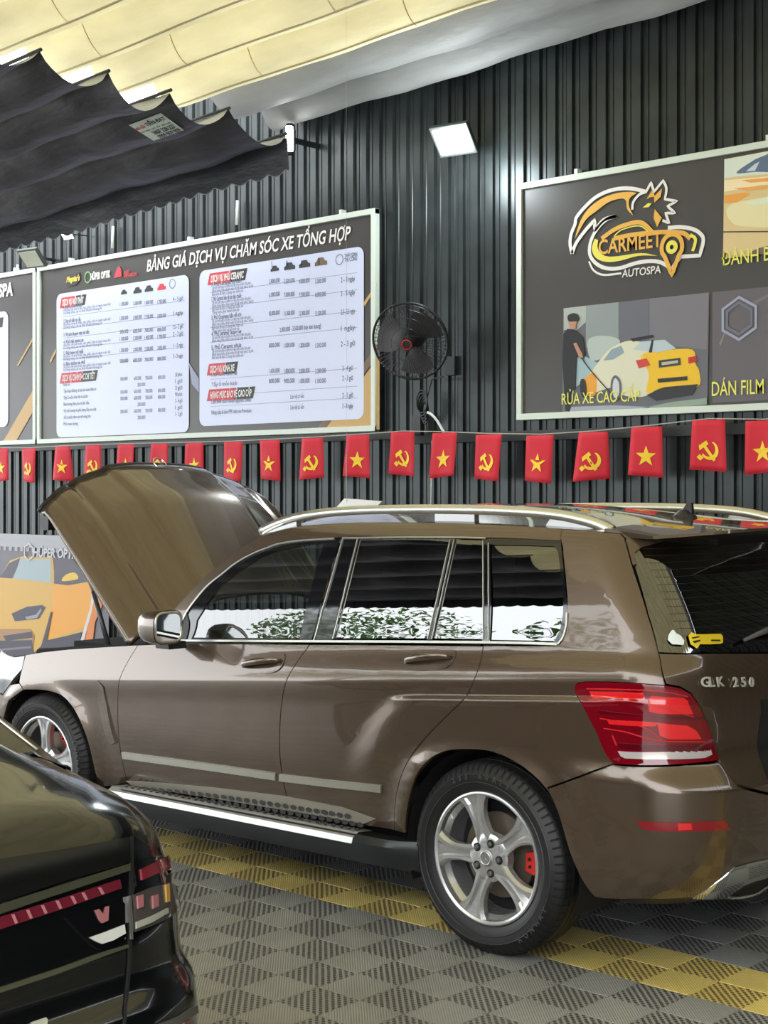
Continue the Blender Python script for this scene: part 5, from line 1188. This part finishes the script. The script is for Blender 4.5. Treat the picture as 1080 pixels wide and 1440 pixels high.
# ================================================================ wall fan
fan = empty('wall_fan', (0, 0, 0), label='black wall-mounted fan with round wire guard between the two boards', cat='fan')
fc = U(577, 480, 8.12); fn = Vector((.42, -1, -.42)).normalized(); fx = Vector((0, 0, 1)).cross(fn).normalized()*-1; fy = fn.cross(fx).normalized()
if fy.z < 0: fy = -fy
R_ = .285
def fp(r, a, d): return fc+fx*(r*math.cos(a))+fy*(r*math.sin(a))+fn*d
M_wire = mat('guard_wire', (.018, .018, .02), .35, .3)
for nm, sg in (('front_guard', 1), ('rear_guard', -1)):
    mb = MB()
    for k in range(56):
        a = k*2*math.pi/56; mb.tube([fp(R_*t, a, sg*.085*math.sqrt(max(0, 1-(t*.97)**4))) for t in (.16, .4, .6, .8, .92, 1.0)], .0016, 3, cap=False)
    for t in (.16, .42, .68, .88): mb.tube([fp(R_*t, a, sg*.085*math.sqrt(max(0, 1-(t*.97)**4))) for a in [k*math.pi/20 for k in range(41)]], .002, 4, cap=False)
    tag(mb.build(nm, M_wire, fan), kind='stuff')
mb = MB(); mb.tube([fp(R_, a, 0) for a in [k*math.pi/24 for k in range(49)]], .009, 8, cap=False); mb.build('guard_rim', M_wire, fan, smooth=True)
mb = MB(); mb.add([fp(.045, a, .088) for a in [k*math.pi/10 for k in range(20)]]+[fp(.045, a, .075) for a in [k*math.pi/10 for k in range(20)]], [tuple(range(20))]+[(k, (k+1) % 20, (k+1) % 20+20, k+20) for k in range(20)]); bd_ = mb.build('badge', M_black, fan)
mb = MB(); mb.tube([fp(.036, a, .09) for a in [k*math.pi/10 for k in range(21)]], .004, 5); mb.build('badge_ring', mat('badge_red', (.6, .02, .03), .4), bd_)
for k in range(3):
    vs = []; 
    for i in range(7):
        t = i/6
        for j in range(5):
            s_ = j/4; r = .05+.20*t; a = k*2*math.pi/3+.25*t+(s_-.4)*(1.15+.25*math.sin(math.pi*t)); vs.append(fp(r, a, .03-.06*s_+.0*t))
    o = mk('blade', vs, [(i*5+j, i*5+j+1, (i+1)*5+j+1, (i+1)*5+j) for i in range(6) for j in range(4)], mat('fan_blade', (.045, .045, .048), .3), fan, True)
mb = MB(); mb.tube([fp(0, 0, d) for d in (.05, .045, -.04)], [.03, .045, .045], 16); mb.build('blade_hub', M_black, fan)
mb = MB(); mb.tube([fp(0, 0, d) for d in (-.09, -.10, -.20, -.23)], [.05, .08, .075, .03], 20); mb.build('motor_housing', M_black, fan, smooth=False)
bs = Vector((fc.x+.0, YW-.03, fc.z-.15)); mb = MB(); mb.tube([fp(0, 0, -.17), fp(0, -math.pi/2, -.17), bs+Vector((0, -.12, .02)), bs], [.02, .022, .025, .03], 10); mb.box(bs-Vector((.05, .03, .07)), bs+Vector((.05, .02, .07))); mb.build('wall_bracket', M_black, fan)
mb = MB(); c0 = U(598, 580, 8.5)
for k in range(5): mb.tube([c0+Vector((.03*math.cos(a)*(1+.2*k), -.01*k, .085*math.sin(a)+.02*k)) for a in [j*math.pi/8 for j in range(17)]], .006, 5)
mb.tube([c0+Vector((.0, 0, .06)), c0+Vector((.05, .02, .25)), fc+Vector((.10, .25, -.25))], .006, 6); mb.box(c0+Vector((-.13, 0, -.17)), c0+Vector((-.05, .05, -.02)))
tag(mb.build('coiled_cable', M_black), 'coiled black cable with a plug box hanging under the fan', 'cable')
mb = MB(); mb.tube([U(x, y, 8.44) for x, y in catmull([(601, 580), (607, 583), (615, 592), (622, 604), (625, 609)], 4)], .010, 6); tag(mb.build('white_hose', M_white, smooth=True), 'short white conduit curving down to the flag string below the fan', 'conduit')
mb = MB(); mb.tube([U(608, 620, 8.5), U(607, 660, 8.5), U(606, 722, 8.5)], .007, 5); tag(mb.build('drop_string', M_white, smooth=True), 'thin white cord hanging down the wall between two flags', 'cord')
mb = MB(); 
for nm, xs2 in (('standpipe', ((158, 318, 345), (24, 372, 384), (333, 282, 312))),):
    for (px, ya, yb) in xs2:
        mb = MB(); mb.tube([U(px+1, ya, 8.55), U(px, yb+4, 8.55)], .014, 6); tag(mb.build('hanger_rod', M_alu, smooth=True), {158: 'white hanger rod above the price list beside the small lamp', 24: 'short white hanger rod over the far left board', 333: 'white hanger rod above the board title'}[px], 'rod')
# ---- lamps on the wall
def flood(px, py, lit, label, y=8.35, s=1., arm=True):
    r = empty('flood_light', (0, 0, 0), label=label, cat='lamp'); c = U(px, py, y); n = Vector((.15, -1, -.9)).normalized(); ax = Vector((0, 0, 1)).cross(n).normalized(); ay = n.cross(ax)
    def q(a, b, d): return c+ax*a*s+ay*b*s+n*d*s
    def bx(a, b, d0, d1): return [q(-a, -b, d0), q(a, -b, d0), q(a, b, d0), q(-a, b, d0), q(-a, -b, d1), q(a, -b, d1), q(a, b, d1), q(-a, b, d1)]
    F_ = [(0, 3, 2, 1), (4, 5, 6, 7), (0, 1, 5, 4), (1, 2, 6, 5), (2, 3, 7, 6), (3, 0, 4, 7)]
    mb = MB(); mb.add(bx(.16, .125, -.04, 0), F_); mb.build('housing', mat('lamp_housing', (.08, .09, .085), .4, .4), r, bevel=.006)
    mb = MB(); mb.add(bx(.135, .10, 0.001, .006), F_); em_ = mat('lamp_lit', (1, 1, 1), .5, emis=(.92, 1, .96), estr=55) if lit else mat('lamp_unlit', (.55, .58, .45), .3); mb.build('diffuser', em_, r)
    mb = MB(); mb.tube([q(0, 0, -.03), Vector((c.x, YW-.02, c.z+.02))], .016 if arm else .006, 6); mb.build('arm', M_black, r)
    if lit and arm:
        li = bpy.data.lights.new('lamp_glow', 'POINT'); li.energy = 55; li.color = (.85, .95, 1); li.shadow_soft_size = .16; lo = bpy.data.objects.new('lamp_glow', li); C.objects.link(lo); lo.location = q(0, 0, .34)
    return r
flood(637, 198, True, 'bright glowing flood light high on the wall right of the tube lamp')
flood(44, 364, False, 'unlit grey flood light tilted down above the far left board', s=.85)
flood(94, 330, True, 'small lit lamp half tucked under the scalloped valance', s=.45, arm=False)
r = empty('tube_lamp', (0, 0, 0), label='upright white glowing tube lamp at the end of the black awning', cat='lamp')
a, b = U(407, 178, 8.3), U(407, 214, 8.3); mb = MB(); mb.tube([a, b], .028, 12); mb.build('tube', mat('tube_lit', (1, 1, 1), .5, emis=(1, 1, 1), estr=25), r, smooth=True)
mb = MB(); mb.tube([a+Vector((0, 0, .02)), a], .031, 12); mb.tube([b, b-Vector((0, 0, .02))], .031, 12); mb.box((a.x-.02, a.y+.03, b.z+.02), (a.x+.02, a.y+.05, a.z-.02)); mb.box((a.x-.015, a.y+.05, (a.z+b.z)/2-.02), (a.x+.015, YW-.02, (a.z+b.z)/2+.02)); mb.build('holder', M_black, r)
# ---- papers hanging beyond the roof
pp = [U(x, y, 6.6) for x, y in [(470, 717), (484, 701), (537, 705), (520, 722), (513, 728), (480, 727)]]; mb = MB(); n = len(pp); mb.add(pp+[p+Vector((0, .03, 0)) for p in pp], [tuple(range(n)), tuple(range(n, 2*n))[::-1]]+[(i, (i+1) % n, (i+1) % n+n, i+n) for i in range(n)])
pr2 = empty('white_card', (0, 0, 0), label='folded white card hung on a cord beyond the car roof', cat='card'); mb.build('card', M_white, pr2)
mb = MB(); mb.tube([U(488, 706, 6.58), U(487, 672, 6.58), U(487, 640, 6.58)], .0025, 5); mb.tube([U(487, 640, 6.58), U(487, 640, 6.58)+Vector((0, .0, 2.84))], .0009, 4); mb.build('cord', M_str, pr2)
mb = MB(); mb.box(U(484, 731, 6.62), U(503, 722, 6.62)+Vector((.0, .04, 0))); mb.build('yellow_tab', M_fy, pr2)
# ================================================================ black saloon in the foreground, its rear corner in view
from mathutils.bvhtree import BVHTree
YK = 1.175
def W_k(x, z):
    w = hermite([(.20, .86), (.30, .90), (.45, .925), (.60, .925), (.74, .912), (.86, .895), (.93, .875), (.99, .845), (1.03, .80), (1.06, .72)], z)
    w -= .02*sstep(-3.0, -2.3, x)+.02*((x+4.4)/2.2)**2*(1 if x < -4.4 else 0)
    return w
KS = Shell(YK, -1, W_k, lin([(.20, -2.40), (.35, -2.31), (.6, -2.285), (.70, -2.30), (.715, -2.33), (.82, -2.345), (.93, -2.37), (.975, -2.375), (1.02, -2.40), (1.06, -2.43), (1.09, -2.49)]),
           lin([(.3, .30), (.7, .27), (.95, .22), (1.06, .20)]), lin([(.3, -6.75), (.6, -6.8), (.9, -6.7), (1.06, -6.3)]), lin([(.3, .5), (1.06, .5)]), .05)
blk = empty('black_saloon_car', label='glossy black saloon in the lower left corner, only its tail corner showing', cat='car')
M_kp = mat('black_car_paint', (.004, .0045, .005), .14, .0, .6, spec=.5)
top_z = 1.05
ss = list(np.arange(-1.1, 0, .05))+list(np.arange(0, 3.8, .12))+list(np.arange(3.8, 5.101, .035)); zs = list(np.arange(.25, 1.081, .02))
vs, nn_ = [], []
for s in ss:
    for z in zs: vs.append(KS.P(s, z)); nn_.append(KS.N(s, z))
nz = len(zs); fs = [(i*nz+j, (i+1)*nz+j, (i+1)*nz+j+1, i*nz+j+1) for i in range(len(ss)-1) for j in range(nz-1)]
# top deck: from the shoulder loop inwards
K = 8; base = len(vs)
for i, s in enumerate(ss):
    p = KS.P(s, zs[-1]); xc = max(-5.9, min(-2.95, p.x)); c_ = Vector((xc, YK, 0))
    for k in range(1, K+1):
        t = k/K; q = p+(c_-p)*t; q.z = zs[-1]+.055*(1-(1-t)**2)+.03*sstep(-2.5, -3.0, q.x); vs.append(q)
for i in range(len(ss)-1):
    for k in range(K):
        a = i*nz+nz-1 if k == 0 else base+i*K+k-1; b = (i+1)*nz+nz-1 if k == 0 else base+(i+1)*K+k-1
        fs.append((a, b, base+(i+1)*K+k, base+i*K+k))
m2 = [Vector((p.x, 2*YK-p.y, p.z)) for p in vs]; n0 = len(vs)
for p in vs: p.z += .16*max(0, p.z-.6)*sstep(-2.42, -3.1, p.x)
m2 = [Vector((p.x, 2*YK-p.y, p.z)) for p in vs]
body = mk('body_shell', vs+m2, fs+[tuple(i+n0 for i in f[::-1]) for f in fs], M_kp, blk, True)
bm = bmesh.new(); bm.from_mesh(body.data); bmesh.ops.remove_doubles(bm, verts=bm.verts, dist=1e-4); bmesh.ops.dissolve_degenerate(bm, dist=1e-5, edges=bm.edges); bmesh.ops.recalc_face_normals(bm, faces=bm.faces); bm.to_mesh(body.data); bv = BVHTree.FromBMesh(bm); bm.free()
OR = Vector((0, 0, CAMH))
def hit(px, py):
    u = (px-540)/FPX; v = (HORY-py)/FPX; d = Vector((u*cT-sT, u*sT+cT, v)).normalized(); h = bv.ray_cast(OR, d)
    if h[0] is None: return None
    n = h[1]; return h[0], (n if n.dot(d) < 0 else -n)
def decal(name, poly, m, par=None, off=.004, step=9, smooth=False):
    """a thin fitted piece on the black body: outline in picture points, seated on the body surface with thickness"""
    if smooth: poly = catmull(poly, 4, True)
    P_ = [(p[0], p[1]) for p in poly]; D = []
    for i in range(len(P_)):
        a, b = P_[i], P_[(i+1) % len(P_)]; k = max(1, int(math.hypot(a[0]-b[0], a[1]-b[1])/step))
        D += [(a[0]+(b[0]-a[0])*j/k, a[1]+(b[1]-a[1])*j/k) for j in range(k)]
    n = len(D); X = [p[0] for p in D]; Y = [p[1] for p in D]; V = [Vector(p) for p in D]; QA = np.array(D)
    x = min(X)
    while x < max(X):
        y = min(Y)
        while y < max(Y):
            if pip(x, y, X, Y) and ((QA-np.array((x, y)))**2).sum(1).min() > (step*.5)**2: V.append(Vector((x, y)))
            y += step
        x += step
    r = delaunay_2d_cdt(V, [(i, (i+1) % n) for i in range(n)], [], 1, 1e-4); H = [hit(v.x, v.y) for v in r[0]]
    F = [list(f) for f in r[2] if all(H[i] for i in f)]; P3 = [(h[0]+h[1]*off) if h else Vector((0, 0, 0)) for h in H]; use = sorted({i for f in F for i in f}); mp = {a: b for b, a in enumerate(use)}
    V3 = [P3[i] for i in use]; NN = [H[i][1] for i in use]; F = [[mp[i] for i in f] for f in F]
    if not F: print('decal none', name); return None
    out = []
    for f in F:
        nrm = (V3[f[1]]-V3[f[0]]).cross(V3[f[2]]-V3[f[0]]); out.append(f[::-1] if nrm.dot(NN[f[0]]) < 0 else f)
    F = out; cnt = {}
    for f in F:
        for k in range(len(f)): cnt[(f[k], f[(k+1) % len(f)])] = 1
    for (i, j) in [e for e in cnt if (e[1], e[0]) not in cnt]:
        k = len(V3); V3 += [V3[i], V3[j], V3[j]-NN[j]*(off+.004), V3[i]-NN[i]*(off+.004)]; F.append([k+1, k, k+3, k+2])
    return mk(name, V3, F, m, par or blk, True)
dz = lambda pts: [(p[0]/3.857, p[1]/3.857+1090)+tuple(p[2:]) for p in pts]
M_olive = mat('bright_olive_strip', (.30, .30, .20), .15, .8); M_dred = mat('smoked_red_lens', (.16, .015, .03), .12, 0, 1)
lid = decal('lid_lip', dz([(-60, 470), (0, 460), (350, 405), (690, 345), (700, 460), (690, 475), (350, 570), (0, 685), (-60, 705)]), mat('lip_black', (.004, .004, .004), .35), off=.006)
decal('lid_strip', dz([(-60, 712), (0, 695), (350, 585), (690, 480), (695, 515), (350, 630), (0, 750), (-60, 770)]), M_olive, off=.008)  # bright olive strip below the lid lip
bar = decal('light_bar', dz([(-60, 795), (0, 765), (350, 660), (640, 565), (652, 615), (350, 720), (0, 835), (-60, 858)]), M_dred, off=.006)
for x in (50, 130, 210, 290, 370, 430, 520): decal('bar_segment', dz([(x, 768-(x*.31)+4), (x+14, 768-(x*.31)+2), (x+34, 830-(x+34)*.335), (x+22, 832-(x+22)*.335)]), mat('bar_highlight', (.5, .2, .22), .2), bar, .008, 4)
il = decal('inner_lamp', dz([(350, 775), (480, 735), (650, 680), (668, 700), (670, 880), (545, 950), (500, 930), (430, 860)]), M_gloss, off=.006)
decal('lamp_block', dz([(470, 882), (560, 850), (658, 812), (664, 858), (600, 895), (538, 915), (500, 900)]), mat('white_reflector', (.75, .75, .72), .3), il, .010, 5)
decal('lamp_emblem', dz([(500, 735), (520, 728), (545, 760), (560, 715), (575, 712), (570, 790), (540, 805), (525, 790)]), mat('lamp_pink', (.42, .16, .17), .2), il, .010, 5)
decal('seam_strip', dz([(697, 340), (716, 335), (716, 480), (732, 600), (716, 640), (708, 800), (706, 1000), (675, 1360), (664, 1360), (692, 1000), (690, 800), (700, 600)]), M_under, off=.005)
decal('seam_glint', dz([(684, 660), (696, 655), (706, 800), (706, 890), (694, 890), (690, 800)]), M_chromeb, off=.009, step=5)
ol = decal('outer_lamp', dz([(716, 480), (860, 430), (940, 415), (968, 440), (978, 520), (975, 640), (965, 720), (880, 800), (716, 880), (708, 800), (716, 640)]), M_gloss, off=.005)
decal('red_lens', dz([(745, 512), (850, 460), (935, 425), (962, 440), (966, 500), (930, 512), (850, 530), (752, 572)]), mat('smoked_red_lens2', (.26, .02, .035), .12, 0, 1), ol, .010, 5)
cl = decal('clear_lens', dz([(708, 650), (800, 612), (900, 588), (940, 610), (952, 660), (948, 735), (880, 782), (800, 820), (716, 850)]), mat('smoked_clear', (.10, .085, .08), .1, .2, 1), ol, .010, 5)
decal('reflector_strip', dz([(716, 800), (800, 765), (880, 725), (884, 750), (800, 800), (716, 835)]), mat('white_reflector2', (.42, .42, .36), .3), cl, .014, 4)
decal('amber_cell', dz([(868, 600), (885, 596), (890, 690), (874, 695)]), mat('amber', (.6, .35, .08), .3), cl, .014, 4)
for a, b in ((720, 752), (800, 828)): decal('lamp_cell', dz([(a, 660), (b, 650), (b+2, 715), (a+4, 728)]), mat('lamp_pink', (.42, .16, .17), .2), cl, .014, 4)
decal('crease_reflection', dz([(-60, 1165), (0, 1148), (300, 1050), (550, 958), (696, 915), (696, 932), (550, 985), (300, 1080), (0, 1178), (-60, 1195)]), M_olive, off=.004)  # reflection along the body crease, put in as an olive coloured strip
decal('bumper_strip', dz([(860, 1348), (960, 1310), (1030, 1262), (1058, 1250), (1062, 1290), (1000, 1330), (940, 1360), (860, 1390)]), mat('bumper_grey', (.10, .10, .095), .5), off=.006)
decal('bumper_reflector', dz([(985, 1340), (1020, 1325), (1028, 1350), (1028, 1420), (985, 1420)]), M_dred, off=.006, step=5)
decal('plate_mount', dz([(160, 1345), (240, 1318), (250, 1330), (248, 1420), (160, 1420)]), M_chromeb, off=.006)
# cabin
cab = []; st = [(-2.86, .0, .0, .70, 1.10, .70, 1.10)]
prof = [(-2.74, 1.115, .77, .70), (-2.95, 1.21, .77, .68), (-3.25, 1.32, .76, .62), (-3.55, 1.40, .75, .58), (-4.1, 1.45, .76, .57), (-4.7, 1.42, .76, .57), (-5.2, 1.25, .74, .62), (-5.6, 1.09, .70, .68)]
vs = []
for (x, zt_, wb2, wt) in prof:
    w_ = wt+(wb2-wt)*max(0, 1-(zt_-1.08)/.3)
    vs += [(x, YK+.78, 1.03), (x, YK+w_+.015, zt_-.04), (x, YK+w_-.07, zt_), (x, YK, zt_+.02), (x, YK-w_+.07, zt_), (x, YK-w_-.015, zt_-.04), (x, YK-.78, 1.03)]
n = 7; fs2 = [(i*n+k, i*n+k+1, (i+1)*n+k+1, (i+1)*n+k) for i in range(len(prof)-1) for k in range(n-1)]
cb_ = mk('cabin', vs, fs2, M_kp, blk, True)
rw = mk('rear_glass', [Vector(vs[i])+Vector((.004, 0, .006)) for i in (2, 3, 4, 9, 10, 11, 16, 17, 18)], [(0, 1, 4, 3), (1, 2, 5, 4), (3, 4, 7, 6), (4, 5, 8, 7)], M_gloss, blk, True)
mb = MB(); mb.tube([Vector(vs[i*7+2])+Vector((0, .01, .008)) for i in range(4)], .0035, 6); mb.build('glass_trim', M_chromeb, blk, smooth=True)
for h in ((-3.25, .33), (-5.95, .33)):
    for y in (YK+.905, YK-.905+.0):
        w = copy_tree(w1, blk); w.location = (h[0], y, h[1]); w.rotation_euler = (0, 0, math.pi if y > YK else 0); w.scale = (.93, .93, .93)
# ================================================================ beyond the open side, seen only in the car's glass and paint
M_leaf = mat('leaf_green', (.07, .16, .03), .6); M_bark = mat('bark_brown', (.10, .07, .05), .9)
for i, (x, y, h, lab) in enumerate(((-11.5, -9.0, 7.6, 'broad green tree outside, middle of the row'), (-18.5, -10.2, 8.6, 'tall green tree outside, leftmost of the row'), (-4.6, -9.5, 6.4, 'low green tree outside, rightmost of the row'))):
    r = empty('leafy_tree', (x, y, -.02), label=lab+' behind the viewpoint', cat='tree', group='trees outside the open side'); rnd = random.Random(i)
    mb = MB(); mb.tube([(0, 0, 0), (.1, 0, h*.3), (0, .1, h*.6)], [.16, .12, .06], 8); mb.build('trunk', M_bark, r)
    vs, fs3 = [], []
    for k in range(6500):
        c_ = Vector((rnd.gauss(0, 1), rnd.gauss(0, 1), rnd.gauss(0, .6))); c_ = c_.normalized()*(rnd.random()**.4)*h*.40; c_.x *= .8; c_.y *= .8; c_.z = c_.z*.9+h*.60
        a = Vector((rnd.uniform(-1, 1), rnd.uniform(-1, 1), rnd.uniform(-1, 1))).normalized()*.13; b = a.cross(Vector((rnd.uniform(-1, 1), rnd.uniform(-1, 1), 1))).normalized()*.045; q = len(vs); vs += [c_-a, c_+b, c_+a, c_-b]; fs3.append((q, q+1, q+2, q+3))
    tag(mk('leaves', vs, fs3, M_leaf, r), kind='stuff')
# things get their origin at their base
for o in list(C.objects):
    if o.parent is None and o.get('category') and Vector(o.location).length < 1e-6:
        lo, hi = bounds(o); rebase(o, ((lo[0]+hi[0])/2, (lo[1]+hi[1])/2, lo[2]))
